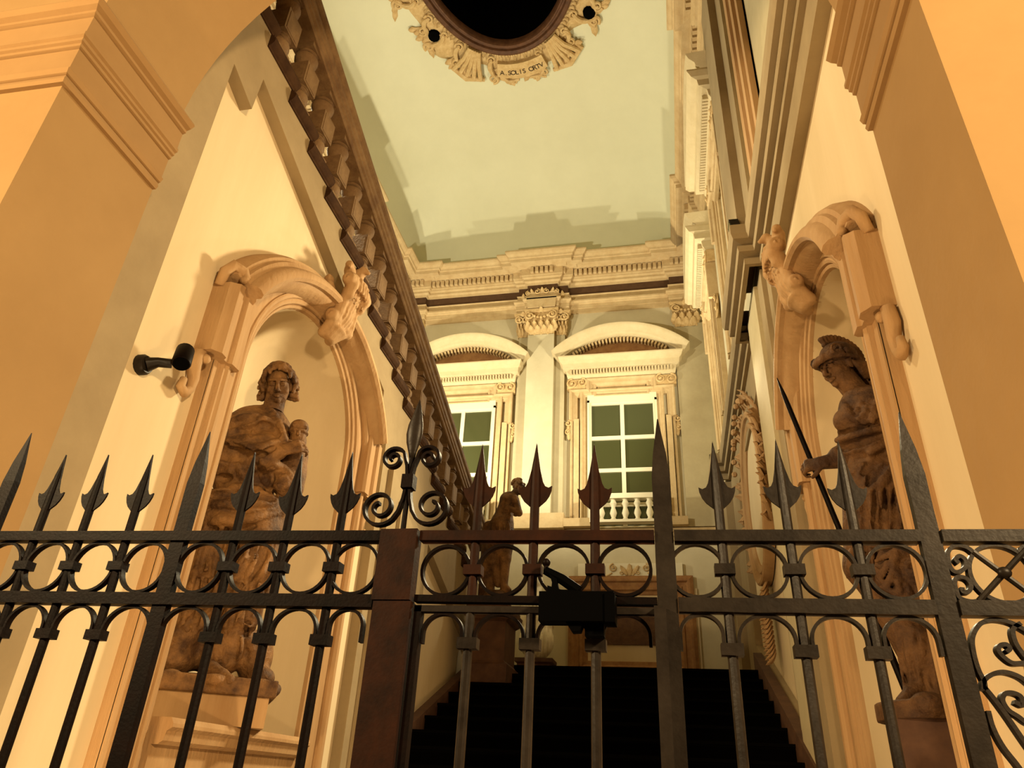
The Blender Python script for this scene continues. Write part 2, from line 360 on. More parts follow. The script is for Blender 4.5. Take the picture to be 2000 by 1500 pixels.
# ================================================================== GATE
GY = 1.45
zr1 = lambda x: 2.0165-0.0152*x            # top of the upper rail (the old gate sags to the right)
zr2 = lambda x: 1.8835-0.0080*x            # top of the lower rail
mG = lambda a, b, t: (a, GY-t, b)
def rail(name, x0, x1, zf, h, d, m, parent, c=0.0, label=None):
    b = B()
    p = [(x0, zf(x0)-h), (x1, zf(x1)-h), (x1, zf(x1)), (x0, zf(x0))]
    b.prism(p, mG, c-d/2, c+d/2); return b.obj(name, m, parent, label=label)
def spear_blade(z):                        # outline of the leaf-shaped iron head, tip at z
    half = [(0.0, 0), (.0045, -.030), (.010, -.066), (.0165, -.094), (.0215, -.104), (.0290, -.1075), (.0365, -.1035), (.0355, -.113), (.031, -.126), (.024, -.137), (.014, -.146), (.0075, -.152)]
    return [(x, z+d) for x, d in half] + [(-x, z+d) for x, d in half[:0:-1]]
def make_bar(x, tip, z0, m, parent, lean=0.0):
    zt_ = tip
    b = B().tube([(x, GY, z0), (x, GY, tip-.15), (x, GY, tip-.06), (x, GY, tip-.004)], [.0098, .0098, .0082, .0012], 10)
    o = b.obj('bar', m, parent, smooth=AS)
    s = B(); pl = spear_blade(tip); mp = lambda a, c, t: (x+a, GY+t, c)
    s.plate(pl, [], mp, -.0022, .0022, True).obj('spearhead', m, o)
    return o
def make_post(x, tip, m, parent, z0=0.05, w=.036):
    b = B(); hw = w/2
    zs = [(z0, hw*.95), (1.95, hw), (2.05, hw*.95), (tip-.14, hw*.98), (tip-.085, hw*.72), (tip-.03, hw*.28), (tip, .001)]
    vs = []; fs = []
    for z, h in zs: vs += [(x-h, GY-h*.55, z), (x+h, GY-h*.55, z), (x+h, GY+h*.55, z), (x-h, GY+h*.55, z)]
    for i in range(len(zs)-1):
        for k in range(4): fs.append((i*4+k, i*4+(k+1) % 4, i*4+4+(k+1) % 4, i*4+4+k))
    fs.append((0, 3, 2, 1)); b.add(vs, fs)
    return b.obj('pointed_post', m, parent)
def ring(xc, zc, r, m, parent):
    b = B(); n = 32; prof = [(-.003, -.0075), (.003, -.0075), (.003, .0075), (-.003, .0075), (-.003, -.0075)]
    b.sweep([(xc+r*math.cos(2*PI*i/n), zc+r*math.sin(2*PI*i/n)) for i in range(n)], prof, mG, closed=True)
    return b.obj('ring', m, parent, smooth=AS)
def half_ring(x0, x1, zf, m, parent, drop=.066):
    xc = (x0+x1)/2; r = (x1-x0)/2-.0135; zt2 = zf(xc)-.003
    path = [(x0+.0135, zt2-drop)] + arc(xc, zt2-r*.92, r, PI, 0, 20, r*.92) + [(x1-.0135, zt2-drop)]
    prof = [(-.003, -.0075), (.003, -.0075), (.003, .0075), (-.003, .0075), (-.003, -.0075)]
    return B().sweep(path, prof, mG).obj('hoop', m, parent, smooth=AS)
def collar(x, z, m, parent, w=.019, h=.010):
    b = B(); b.box(x-w, x+w, GY-.0135, GY+.0135, z-h, z+h)
    return b.obj('collar', m, parent)
def fence_run(t, xs, kinds, tips, m, z0=.10, edges=None):
    """xs: bar places, kinds: 'b' round bar, 'p' pointed post, 'n' nothing there"""
    for x, k, tp in zip(xs, kinds, tips):
        if k == 'b':
            make_bar(x, tp, z0, m, t)
            collar(x, (zr1(x)-.0225+zr2(x))/2+.001, m, t); collar(x, zr2(x)-.026-.066, m, t, .020, .0105)
        elif k == 'p': make_post(x, tp, m, t)
    for a, b_ in zip(xs[:-1], xs[1:]):
        xc = (a+b_)/2; z1, z2 = zr1(xc)-.0225, zr2(xc)
        ring(xc, (z1+z2)/2, (z1-z2)/2-.003, m, t)
        half_ring(a, b_, lambda x: zr2(x)-.026, m, t)
# left fixed fence
t = thing('iron_fence', 'dark wrought iron spear fence left of the wide gate stile', 'fence')
rail('upper_rail', -2.35, -.6045, zr1, .0225, .030, M['iron'], t); rail('lower_rail', -2.35, -.6045, zr2, .026, .030, M['iron'], t)
rail('bottom_rail', -2.35, -.6045, lambda x: .12, .03, .03, M['iron'], t)
xs = [-2.17, -2.04, -1.91, -1.775, -1.645, -1.508, -1.380, -1.250, -1.106, -.966, -.840, -.711]
fence_run(t, xs + [-.609], ['b', 'p', 'b', 'b', 'p', 'b', 'b', 'b', 'p', 'b', 'b', 'b', 'n'],
          [2.25, 2.32, 2.25, 2.25, 2.316, 2.247, 2.242, 2.237, 2.294, 2.232, 2.221, 2.222, 0], M['iron'])
# stile with its scrolled finial
t = thing('gate_stile', 'wide flat rusty gate stile topped by a scrolled finial', 'gate post')
B().box(-.600, -.518, GY-.020, GY+.012, .03, 1.874).obj('lower_plate', M['rust'], t)
B().box(-.604, -.521, GY-.023, GY+.012, 1.876, 2.026).obj('upper_plate', M['rust'], t)
b = B(); fx = -.562
b.tube([(fx, GY, 2.02), (fx, GY, 2.10), (fx-.001, GY, 2.20)], [.0065, .006, .006], 8)
b.obj('stem', M['iron'], t, smooth=AS)
bud = B(); rows = [(2.195, .006), (2.215, .010), (2.24, .017), (2.262, .020), (2.285, .0185), (2.31, .0125), (2.335, .006), (2.352, .001)]
bud.lathe([(r, z) for z, r in rows], (fx, GY, 0), 12, lambda x, y, z: (fx+x+.0015*math.sin(z*30), GY+y*.55, z)); bud.obj('bud', M['irongrey'], t, smooth=True)
def spiral(x0, z0, r0, r1, a0, turns, n=34, sgn=1):
    return [(x0+(r0+(r1-r0)*i/n)*math.cos(a0+sgn*turns*2*PI*i/n), z0+(r0+(r1-r0)*i/n)*math.sin(a0+sgn*turns*2*PI*i/n)) for i in range(n+1)]
def strap(name, path, m, parent, w=.0085, th=.0032):
    prof = [(-th, -w), (th, -w), (th, w), (-th, w), (-th, -w)]
    return B().sweep(path, prof, mG).obj(name, m, parent, smooth=AS)
for sx in (-1, 1):
    # big lower volute: from the collar down, out and curling inward
    p = [(fx+sx*.004, 2.135), (fx+sx*.008, 2.10), (fx+sx*.016, 2.072)]
    sp = spiral(fx+sx*.060, 2.083, .046, .010, PI if sx > 0 else 0, 1.72, 44, 1 if sx > 0 else -1)
    strap('scroll', p + sp[3:], M['iron'], t)
    p = [(fx+sx*.004, 2.15), (fx+sx*.008, 2.18), (fx+sx*.014, 2.198)]
    sp = spiral(fx+sx*.043, 2.199, .030, .007, PI if sx > 0 else 0, 1.55, 36, -1 if sx > 0 else 1)
    strap('scroll', p + sp[2:], M['iron'], t)
B().box(fx-.0135, fx+.0135, GY-.014, GY+.014, 2.125, 2.157).obj('collar', M['iron'], t)
# transom above the leaf
t = thing('gate_transom', 'fixed iron transom of rings and spearheads above the gate leaf', 'gate transom')
rail('upper_rail', -.517, -.0235, zr1, .0215, .030, M['rust'], t); rail('lower_rail', -.515, -.0235, lambda x: 1.8885-.010*(x+.5)*1.0, .0135, .024, M['iron'], t)
gx = [-.396, -.271, -.143]
for x, tp in zip(gx, (2.229, 2.226, 2.218)):
    make_bar(x, tp, 1.88, M['rust'], t); collar(x, 1.940, M['rust'], t)
for a, b_ in zip([-.514]+gx, gx+[-.026]):
    xc = (a+b_)/2; ring(xc, 1.9405, .0515, M['iron'], t)
# the leaf with its lock
t = thing('iron_gate', 'narrow iron gate leaf with black lock box below the transom', 'gate')
zl = 1.8675
rail('top_rail', -.514, -.0265, lambda x: zl-.007*(x+.5), .0125, .022, M['irongrey'], t)
B().box(-.512, -.497, GY-.011, GY+.011, .06, zl).obj('side_stile', M['iron'], t)
B().box(-.030, -.008, GY-.034, GY-.0125, .06, zl-.004).obj('side_stile', M['irongrey'], t)
rail('bottom_rail', -.512, -.026, lambda x: .085, .025, .022, M['iron'], t)
for x in gx:
    B().tube([(x, GY, .06), (x, GY, zl-.012)], .0098, 10).obj('bar', M['irongrey'], t, smooth=AS); collar(x, 1.795, M['irongrey'], t, .020, .0105)
ex = [-.505]+gx+[-.026]
for a, b_ in zip(ex[:-1], ex[1:]): half_ring(a, b_, lambda x: zl-.0125, M['iron'], t, .058)
lk = B().box(-.246, -.103, GY-.060, GY-.012, 1.829, 1.884); lk.box(-.120, -.101, GY-.064, GY-.010, 1.827, 1.880)
lock = lk.obj('lock_case', M['black'], t, label='black lock case')
B().prism([(-.196, 1.83), (-.162, 1.83), (-.168, 1.813), (-.184, 1.812)], mG, .02, .05).obj('lock_lug', M['black'], lock)
B().box(-.160, -.124, GY-.040, GY-.012, 1.806, 1.832).obj('lock_lug', M['black'], lock)
bl = B(); bl.tube([(-.2395, GY-.034, 1.931), (-.205, GY-.034, 1.913), (-.172, GY-.034, 1.8905)], [.0085, .0105, .0105], 10)
bl.prism([(-.232, 1.930), (-.216, 1.921), (-.2125, 1.900), (-.207, 1.882), (-.226, 1.882), (-.224, 1.905)], mG, .026, .042)
bl.prism([(-.232, 1.882), (-.165, 1.882), (-.165, 1.888), (-.205, 1.890), (-.232, 1.898)], mG, .020, .048)
bl.obj('lock_lever', M['black'], lock, smooth=AS)
bl = B().ball((-.2375, GY-.034, 1.9465), .0085, 12, 8); bl.tube([(-.2385, GY-.034, 1.928), (-.2375, GY-.034, 1.942)], .005, 8); bl.obj('lever_knob', M['iron'], lock, smooth=True)
# right fixed fence
t = thing('iron_fence', 'worn lit grey iron spear fence between gate leaf and ornamental panel', 'fence')
rail('upper_rail', .016, .464, zr1, .0225, .030, M['irongrey'], t); rail('lower_rail', .016, .464, zr2, .026, .030, M['irongrey'], t)
rail('bottom_rail', .016, .464, lambda x: .12, .03, .03, M['irongrey'], t)
make_post(-.004, 2.272, M['irongrey'], t, w=.038)
fence_run(t, [.003, .1075, .235, .356, .472], ['n', 'b', 'b', 'b', 'n'], [0, 2.213, 2.212, 2.204, 0], M['irongrey'])
make_post(.483, 2.262, M['irongrey'], t, w=.036)
# ornamental panel
t = thing('ornamental_panel', 'wrought iron panel of scrolls and crossed ring at far right', 'fence')
rail('upper_rail', .5025, 1.53, zr1, .0225, .030, M['irongrey'], t); rail('lower_rail', .5025, 1.53, zr2, .026, .030, M['irongrey'], t)
rail('bottom_rail', .5025, 1.53, lambda x: .12, .03, .03, M['irongrey'], t)
make_post(.730, 2.300, M['iron'], t); make_post(1.55, 2.28, M['iron'], t)
def spl(P, m=5):
    P = [np.array(p) for p in P]; P = [2*P[0]-P[1]] + P + [2*P[-1]-P[-2]]; out = []
    for i in range(1, len(P)-2):
        for k in range(m):
            u = k/m; out.append(tuple(.5*((2*P[i])+(-P[i-1]+P[i+1])*u+(2*P[i-1]-5*P[i]+4*P[i+1]-P[i+2])*u*u+(-P[i-1]+3*P[i]-3*P[i+1]+P[i+2])*u**3)))
    return out + [tuple(P[-2])]
rx, rz = .587, 1.9285
prof = [(-.0035, -.008), (.0035, -.008), (.0035, .008), (-.0035, .008), (-.0035, -.008)]
B().sweep([(rx+.052*math.cos(2*PI*i/40), rz+.0525*math.sin(2*PI*i/40)) for i in range(40)], prof, mG, closed=True).obj('ring', M['irongrey'], t, smooth=AS)
for (xa, za), (xb, zb_) in (((.549, 1.968), (.630, 1.884)), ((.537, 1.879), (.640, 1.975))):
    B().tube([(xa, GY-.006, za), (xb, GY-.006, zb_)], .0055, 8).obj('cross_bar', M['irongrey'], t, smooth=AS)
B().ball((rx+.002, GY-.012, rz), (.0125, .008, .0105), 10, 6).obj('boss', M['irongrey'], t, smooth=True)
U1 = [(0.5506, 1.9661), (0.5397, 1.9768), (0.5215, 1.98), (0.5075, 1.9681), (0.5040, 1.9502), (0.5063, 1.9353), (0.5156, 1.9309), (0.5296, 1.9396), (0.5327, 1.9529), (0.5251, 1.9604), (0.517, 1.9545), (0.5207, 1.947)]
U2 = [(0.5398, 1.8800), (0.5239, 1.8785), (0.5083, 1.8845), (0.5050, 1.8976), (0.5060, 1.9134), (0.5136, 1.9221), (0.5262, 1.9191), (0.5313, 1.9076), (0.5247, 1.8961), (0.5155, 1.8961), (0.5159, 1.9033)]
LOW = [[(0.612, 1.818), (0.5902, 1.8355), (0.5725, 1.8448), (0.5503, 1.8474), (0.5290, 1.8392), (0.5124, 1.8173), (0.508, 1.7903), (0.5089, 1.7643), (0.513, 1.7465), (0.5117, 1.733)],
       [(0.606, 1.770), (0.5843, 1.7761), (0.5646, 1.7758), (0.5525, 1.7859), (0.5476, 1.7963), (0.5521, 1.8043), (0.5625, 1.8058), (0.5658, 1.7992), (0.5594, 1.7939)],
       [(0.594, 1.842), (0.5791, 1.8313), (0.5773, 1.81), (0.5836, 1.7917), (0.5906, 1.7814), (0.604, 1.775)],
       [(0.5084, 1.7317), (0.513, 1.7465), (0.5279, 1.757), (0.5462, 1.7613), (0.5645, 1.7565), (0.5786, 1.7455), (0.590, 1.728), (0.594, 1.705), (0.588, 1.688), (0.5653, 1.682), (0.5503, 1.6929), (0.5384, 1.7023), (0.5337, 1.7169), (0.5399, 1.727), (0.5524, 1.7286), (0.5629, 1.7226), (0.5612, 1.7101), (0.5512, 1.7149)],
       [(0.5117, 1.7363), (0.5227, 1.7166), (0.5352, 1.69), (0.5513, 1.6524), (0.575, 1.60), (0.602, 1.52), (0.610, 1.40)],
       [(0.5080, 1.700), (0.5090, 1.6745), (0.517, 1.6464), (0.5327, 1.617), (0.552, 1.57), (0.560, 1.50), (0.545, 1.42), (0.52, 1.38)]]
cxp = .6125
for k_, path in enumerate([U1, U2] + LOW):
    for mir in (0, 1):
        cc = rx if k_ < 2 else cxp
        P = [((2*cc-x) if mir else x, z) for x, z in path]
        B().sweep(spl(P), [(-.0036, -.0085), (.0036, -.0085), (.0036, .0085), (-.0036, .0085), (-.0036, -.0085)], mG).obj('scroll', M['irongrey'], t, smooth=AS)

# ================================================================== ENTRANCE STAIR
t = thing('staircase', 'straight flight of black carpeted steps climbing to the landing', 'stairs')
NS = 18; rise = 3.06/NS; run = 7.7/NS
for i in range(NS):
    y0 = 3.3+run*i; z1 = rise*(i+1)
    b = B().box(-2.733, 1.083, y0, y0+run+(.02 if i < NS-1 else -.01), max(0.0, z1-rise*1.6), z1-.03)
    b.box(-2.733, 1.083, y0-.025, y0+run-.005, z1-.03, z1)
    b.obj('step', M['step'], t)
# ================================================================== UPPER FLIGHT ON THE LEFT WITH BALUSTRADE
t = thing('upper_flight', 'return flight of moulded stone treads climbing back along the left wall', 'stairs')
bt = thing('balustrade', 'brown stone balustrade of double vase balusters beside the rising flight', 'balustrade')
for y0, z0 in treads[1:]:
    b = B()
    prof = [(-.30, z0), (.012, z0), (.018, z0+.012), (.030, z0+.02), (.050, z0+.045), (.058, z0+.075), (.050, z0+.10), (.036, z0+.108), (.036, z0+.13), (-.30, z0+.13)]
    b.sweep([(-y0-TP-.035, 0), (-y0, 0)], prof, lambda a, c, tt: mL(-a, tt, c))
    b.obj('tread_end', M['tread'], bt)
    B().box(XF+.01, XL-.97, y0, y0+TP+.03, z0-.05, z0+.13).obj('tread', M['skirt'], t)
# balusters: two vases about a square die
def baluster_mesh():
    b = B(); q = .108
    b.box(-.112, .112, -.112, .112, 0, .05); b.box(-.104, .104, -.104, .104, .05, .08)
    lo = [(.085, .08), (.100, .092), (.100, .108), (.070, .122), (.092, .145), (.106, .175), (.104, .205), (.084, .235), (.070, .250), (.088, .258), (.088, .268), (.078, .272), (.098, .279), (.098, .284)]
    b.lathe(lo, n=18)
    b.box(-q, q, -q, q, .284, .536); 
    for sx, sy in ((0, -1), (1, 0), (-1, 0), (0, 1)):
        if sy: b.box(-.085, .085, sy*q-.004, sy*q+.004, .305, .515)
        else: b.box(sx*q-.004, sx*q+.004, -.085, .085, .305, .515)
    up = [(.098, .536), (.098, .543), (.078, .550), (.090, .556), (.090, .568), (.072, .576), (.082, .60), (.104, .66), (.108, .69), (.094, .715), (.076, .73), (.092, .738), (.092, .752)]
    b.lathe(up, n=18); b.box(-.104, .104, -.104, .104, .752, .86)
    return b.mesh('baluster', M['balust'], AS)
bme = baluster_mesh()
for y0, z0 in treads[1:]:
    o = link('baluster', bme, bt); o.location = (XL-.105, y0+.215, z0+.13)
y1, y2 = 2.66, ytop+.05
zh = lambda y: zt(y)+.965
hp = [(-.22, 0), (.020, 0), (.032, .012), (.032, .04), (.052, .055), (.052, .085), (.068, .10), (.072, .13), (.060, .15), (.060, .175), (.085, .20), (.092, .235), (.085, .262), (.06, .275), (.04, .30), (-.22, .30), (-.22, 0)]
hv = []
for yy in (y1, y2): hv += [mL(yy, zh(yy)+dz, o) for o, dz in hp[:-1]]
n = len(hp)-1
B().add(hv, [(i, (i+1) % n, n+(i+1) % n, n+i) for i in range(n)] + [tuple(range(n)), tuple(range(n, 2*n))[::-1]]).obj('handrail', M['balust'], bt)
# newel pedestal at the foot of the flight
t = thing('newel_pedestal', 'dark brown moulded pedestal at the foot of the left balustrade', 'pedestal')
nx0, nx1, ny0, ny1 = -2.72, -2.12, 9.72, 10.50
def ped(b, x0, x1, y0, y1, zz):
    for (za, ea), (zb, eb) in zip(zz[:-1], zz[1:]):
        b.add([(x0-ea, y0-ea, za), (x1+ea, y0-ea, za), (x1+ea, y1+ea, za), (x0-ea, y1+ea, za), (x0-eb, y0-eb, zb), (x1+eb, y0-eb, zb), (x1+eb, y1+eb, zb), (x0-eb, y1+eb, zb)],
              [(0, 1, 5, 4), (1, 2, 6, 5), (2, 3, 7, 6), (3, 0, 4, 7)])
    za, ea = zz[0]; b.add([(x0-ea, y0-ea, za), (x1+ea, y0-ea, za), (x1+ea, y1+ea, za), (x0-ea, y1+ea, za)], [(0, 3, 2, 1)])
    zb, eb = zz[-1]; b.add([(x0-eb, y0-eb, zb), (x1+eb, y0-eb, zb), (x1+eb, y1+eb, zb), (x0-eb, y1+eb, zb)], [(0, 1, 2, 3)])
    return b
B().box(nx0, nx1, ny0, 10.11, 2.722, 2.895).obj('plinth', M['skirt'], t)
ped(B(), nx0, nx1, ny0, ny1, [(2.895, .0), (2.95, .0), (2.97, -.03), (3.0, -.05), (3.50, -.05)]).obj('shaft', M['skirt'], t)
ped(B(), nx0, nx1, ny0, ny1, [(3.50, -.05), (3.53, -.01), (3.57, .02), (3.66, .03), (3.68, .0), (3.72, 0)]).obj('cap', M['skirt'], t)

# ================================================================== SCULPTURE (signed distance modelling)
class Clay:
    def __init__(s, lo, hi, res):
        s.lo = np.array(lo, float); s.res = res; s.n = np.ceil((np.array(hi)-s.lo)/res).astype(int)+1
        s.D = np.full(s.n, 1.0, np.float32)
        s.ax = [s.lo[i]+res*np.arange(s.n[i]) for i in range(3)]
    def _win(s, a, b):
        i0 = np.clip(np.floor((np.array(a)-s.lo)/s.res).astype(int), 0, s.n); i1 = np.clip(np.ceil((np.array(b)-s.lo)/s.res).astype(int)+1, 0, s.n)
        if (i1 <= i0).any(): return None
        return tuple(slice(p, q) for p, q in zip(i0, i1)), np.meshgrid(*[s.ax[k][i0[k]:i1[k]] for k in range(3)], indexing='ij')
    def _mix(s, w, d, k, cut):
        A = s.D[w]; d = d.astype(np.float32)
        if cut:
            h = np.clip(.5-.5*(A+d)/k, 0, 1); s.D[w] = A*(1-h)+(-d)*h+k*h*(1-h)
        else:
            h = np.clip(.5+.5*(A-d)/k, 0, 1); s.D[w] = A*(1-h)+d*h-k*h*(1-h)
    def cap(s, a, b, ra, rb=None, k=.03, cut=False):
        rb = ra if rb is None else rb; a = np.array(a, float); b = np.array(b, float); m = max(ra, rb)+k+3*s.res
        w = s._win(np.minimum(a, b)-m, np.maximum(a, b)+m)
        if w is None: return s
        w, (x, y, z) = w; ba = b-a; L = max(ba @ ba, 1e-9)
        t = np.clip(((x-a[0])*ba[0]+(y-a[1])*ba[1]+(z-a[2])*ba[2])/L, 0, 1)
        d = np.sqrt((x-a[0]-t*ba[0])**2+(y-a[1]-t*ba[1])**2+(z-a[2]-t*ba[2])**2)-(ra+(rb-ra)*t)
        s._mix(w, d, k, cut); return s
    def ell(s, c, r, k=.03, cut=False, R=None):
        c = np.array(c, float); r = np.array(r, float); m = r.max()+k+3*s.res
        w = s._win(c-m, c+m)
        if w is None: return s
        w, (x, y, z) = w; p = np.stack([x-c[0], y-c[1], z-c[2]], -1)
        if R is not None: p = p @ np.array(R)
        q = np.sqrt((p/r)**2 @ np.ones(3)); g = np.sqrt((p/r**2)**2 @ np.ones(3))
        d = q*(q-1)/np.maximum(g, 1e-6); d = np.where(q < 1e-3, -r.min(), d)
        s._mix(w, d, k, cut); return s
    def path(s, pts, r, k=.02, cut=False):
        R = r if hasattr(r, '__len__') else [r]*len(pts)
        for i in range(len(pts)-1): s.cap(pts[i], pts[i+1], R[i], R[i+1], k, cut)
        return s
    def val(s, p):
        i = np.round((np.array(p)-s.lo)/s.res).astype(int)
        return 1.0 if (i < 0).any() or (i >= s.n).any() else float(s.D[tuple(i)])
    def mesh(s, name, m, xf):
        D = s.D; I = D < 0; n = np.array(D.shape)-1
        cs = [I[a:n[0]+a, b:n[1]+b, c:n[2]+c] for a in (0, 1) for b in (0, 1) for c in (0, 1)]
        cnt = sum(c.astype(np.int8) for c in cs); act = (cnt > 0) & (cnt < 8); ids = np.full(act.shape, -1, np.int64); ids[act] = np.arange(act.sum())
        cell = np.argwhere(act); acc = np.zeros((len(cell), 3)); num = np.zeros(len(cell))
        for ax in range(3):
            o = [k for k in range(3) if k != ax]
            for u in (0, 1):
                for v in (0, 1):
                    a = cell.copy(); a[:, o[0]] += u; a[:, o[1]] += v; b = a.copy(); b[:, ax] += 1
                    da, db = D[tuple(a.T)], D[tuple(b.T)]; x = (da < 0) != (db < 0); t = np.where(x, da/np.where(x, da-db, 1), 0)
                    p = a.astype(float); p[:, ax] += t; acc += p*x[:, None]; num += x
        V = (acc/num[:, None])*s.res+s.lo; F = []
        for ax in range(3):
            o = [(ax+1) % 3, (ax+2) % 3]; sl0 = [slice(1, -1)]*3; sl0[ax] = slice(0, -1); sl1 = list(sl0); sl1[ax] = slice(1, None)
            A, Bq = I[tuple(sl0)], I[tuple(sl1)]; e = np.argwhere(A != Bq)
            if not len(e): continue
            sgn = A[tuple(e.T)]; g = e+1; g[:, ax] -= 1
            def cid(du, dv):
                q = g.copy(); q[:, o[0]] -= du; q[:, o[1]] -= dv; return ids[tuple(q.T)]
            Q = np.stack([cid(0, 0), cid(1, 0), cid(1, 1), cid(0, 1)], 1); Q[~sgn] = Q[~sgn][:, ::-1]; F.append(Q)
        F = np.concatenate(F); F = F[(F >= 0).all(1)]; W = xf(V)
        me = bpy.data.meshes.new(name); me.from_pydata(W.tolist(), [], F.tolist()); me.materials.append(m); me.shade_smooth(); return me
def frame_xf(S, v, z0=0.0):
    """local (image right, towards the viewer, up) to world for a figure standing at S seen along v"""
    v = np.array(v); r = np.array((v[1], -v[0]));  r = r if r[0] > 0 else -r
    return lambda P: np.stack([S[0]+P[:, 0]*r[0]-P[:, 1]*v[0], S[1]+P[:, 0]*r[1]-P[:, 1]*v[1], P[:, 2]+z0], 1)
def rotm(yaw=0, pitch=0, roll=0):              # columns: right, forward, up of the head in local axes
    cy, sy, cp, sp, cr, sr = math.cos(yaw), math.sin(yaw), math.cos(pitch), math.sin(pitch), math.cos(roll), math.sin(roll)
    Z = np.array([[cy, -sy, 0], [sy, cy, 0], [0, 0, 1]]); X = np.array([[1, 0, 0], [0, cp, -sp], [0, sp, cp]]); Yv = np.array([[cr, 0, sr], [0, 1, 0], [-sr, 0, cr]])
    return Z @ X @ Yv
def head(c, ctr, R, s):
    T = lambda *p: np.array(ctr)+R @ (np.array(p)*s)
    E = lambda p, r, k=.012, cut=False: c.ell(T(*p), np.array(r)*s, k*s, cut, R)
    K = lambda a, b, ra, rb=None, k=.008, cut=False: c.cap(T(*a), T(*b), ra*s, (ra if rb is None else rb)*s, k*s, cut)
    E((0, -.012, .035), (.073, .092, .085)); E((0, .028, -.03), (.066, .066, .082)); E((0, .040, -.075), (.049, .044, .040)); E((0, .080, -.098), (.020, .018, .017))
    for x in (-1, 1):
        E((x*.038, .062, -.035), (.026, .026, .026)); K((x*.012, .100, .022), (x*.045, .082, .022), .009, .008)
        E((x*.031, .103, -.002), (.019, .016, .0125), .008, True); E((x*.031, .083, -.003), (.0165, .0155, .0145), .003)
        K((x*.016, .096, .002), (x*.031, .1005, .0075), .0035, .004, .003); K((x*.031, .1005, .0075), (x*.047, .089, .001), .004, .003, .003)
        K((x*.018, .0955, -.010), (x*.045, .088, -.010), .003, .003, .003)
        E((x*.0125, .104, -.044), (.0085, .010, .007), .006); E((x*.0075, .112, -.050), (.004, .006, .004), .003, True)
        E((x*.074, -.006, -.012), (.010, .020, .032))
        K((x*.024, .090, -.068), (x*.004, .1045, -.0655), .0050, .0062, .004); K((x*.021, .090, -.0735), (x*.0, .1025, -.0785), .0050, .0075, .004)
    K((0, .096, .018), (0, .121, -.036), .0085, .0125, .010); E((0, .119, -.041), (.0115, .011, .0095), .006)
    K((-.025, .106, -.0712), (.025, .106, -.0712), .0022, None, .002, True); K((0, .118, -.052), (0, .112, -.060), .0035, None, .003, True)
def hand(c, wrist, dirv, nrm, s, curl=.9, k=.006, thumb=1):
    """palm with four unequal curled fingers and an opposed thumb; dirv towards the fingertips, nrm out of the back of the hand"""
    d = np.array(dirv, float); d /= np.linalg.norm(d); n = np.array(nrm, float); n -= d*(n @ d); n /= np.linalg.norm(n); sd = np.cross(d, n)
    w = np.array(wrist, float)
    for q in (-.03, -.01, .01, .03): c.cap(w+sd*q*.6*s, w+d*.085*s+sd*q*s, .018*s, .016*s, k*2)
    for q, L in ((-.033, .070), (-.011, .086), (.011, .080), (.033, .062)):
        p = w+d*.085*s+sd*q*s; a = .25
        for seg, f in enumerate((.42, .33, .25)):
            a += curl*(.5 if seg == 0 else 1.0); dd = d*math.cos(a)-n*math.sin(a); p2 = p+dd*L*f*1.15*s
            c.cap(p, p2, (.0105-.0015*seg)*s, (.0095-.0015*seg)*s, k*.6); p = p2
    p = w+d*.025*s+sd*thumb*.028*s; p2 = p+(d*.55+sd*thumb*.65-n*.35)*.042*s; p3 = p2+(d*.65-n*.7-sd*thumb*.1)*.036*s
    c.cap(p, p2, .014*s, .012*s, k); c.cap(p2, p3, .012*s, .0095*s, k)
def viewer(D):                                 # image-plane measure (r, z) on the figure's axis plane, moved d towards the viewer
    return lambda r, z, d=0.0: np.array((r*(1-d/D), d, 1.55+(z-1.55)*(1-d/D)))
def folds(c, pt, lines, rad, cut=False, off=None, k=.016):
    for l in lines:
        l = np.array(l, float); seg = np.hypot(*np.diff(l, axis=0).T); t = np.concatenate([[0], np.cumsum(seg)]); m = max(4, int(t[-1]/.035)+1)
        u = np.linspace(0, t[-1], m); rr = np.interp(u, t, l[:, 0]); zz = np.interp(u, t, l[:, 1]); P = []
        for r_, z_ in zip(rr, zz):
            for d in np.arange(.55, -.3, -.008):
                p = pt(r_, z_, d)
                if c.val(p) < 0: P.append(pt(r_, z_, d-(rad*.15 if not cut else rad*.15) if off is None else d-off)); break
        if len(P) > 2:
            P = np.array(P); P[1:-1, 1] = (P[:-2, 1]+P[1:-1, 1]+P[2:, 1])/3; n = len(P)
            c.path(P, [rad*(.45+.55*math.sin(PI*(i+.5)/n)) for i in range(n)], k, cut)

# ================================================================== BACK WALL
def dentils(b, path, zlo, zhi, o0, o1, pitch, w):
    """little blocks along a plan path, standing out from o0 to o1"""
    for (a, c) in zip(path[:-1], path[1:]):
        a = np.array(a, float); c = np.array(c, float); d = c-a; L = np.hypot(*d)
        if L < pitch*1.2: continue
        d /= L; nn = np.array([-d[1], d[0]]); k = int(L/pitch); s0 = (L-(k-1)*pitch-w)/2
        for i in range(k):
            p = a+d*(s0+i*pitch); q = p+d*w
            vs = [(*(p+nn*o0), zlo), (*(q+nn*o0), zlo), (*(q+nn*o1), zlo), (*(p+nn*o1), zlo)]
            vs += [(x, y, zhi) for x, y, z in vs]
            b.add(vs, [(0, 3, 2, 1), (4, 5, 6, 7), (0, 1, 5, 4), (1, 2, 6, 5), (2, 3, 7, 6), (3, 0, 4, 7)])
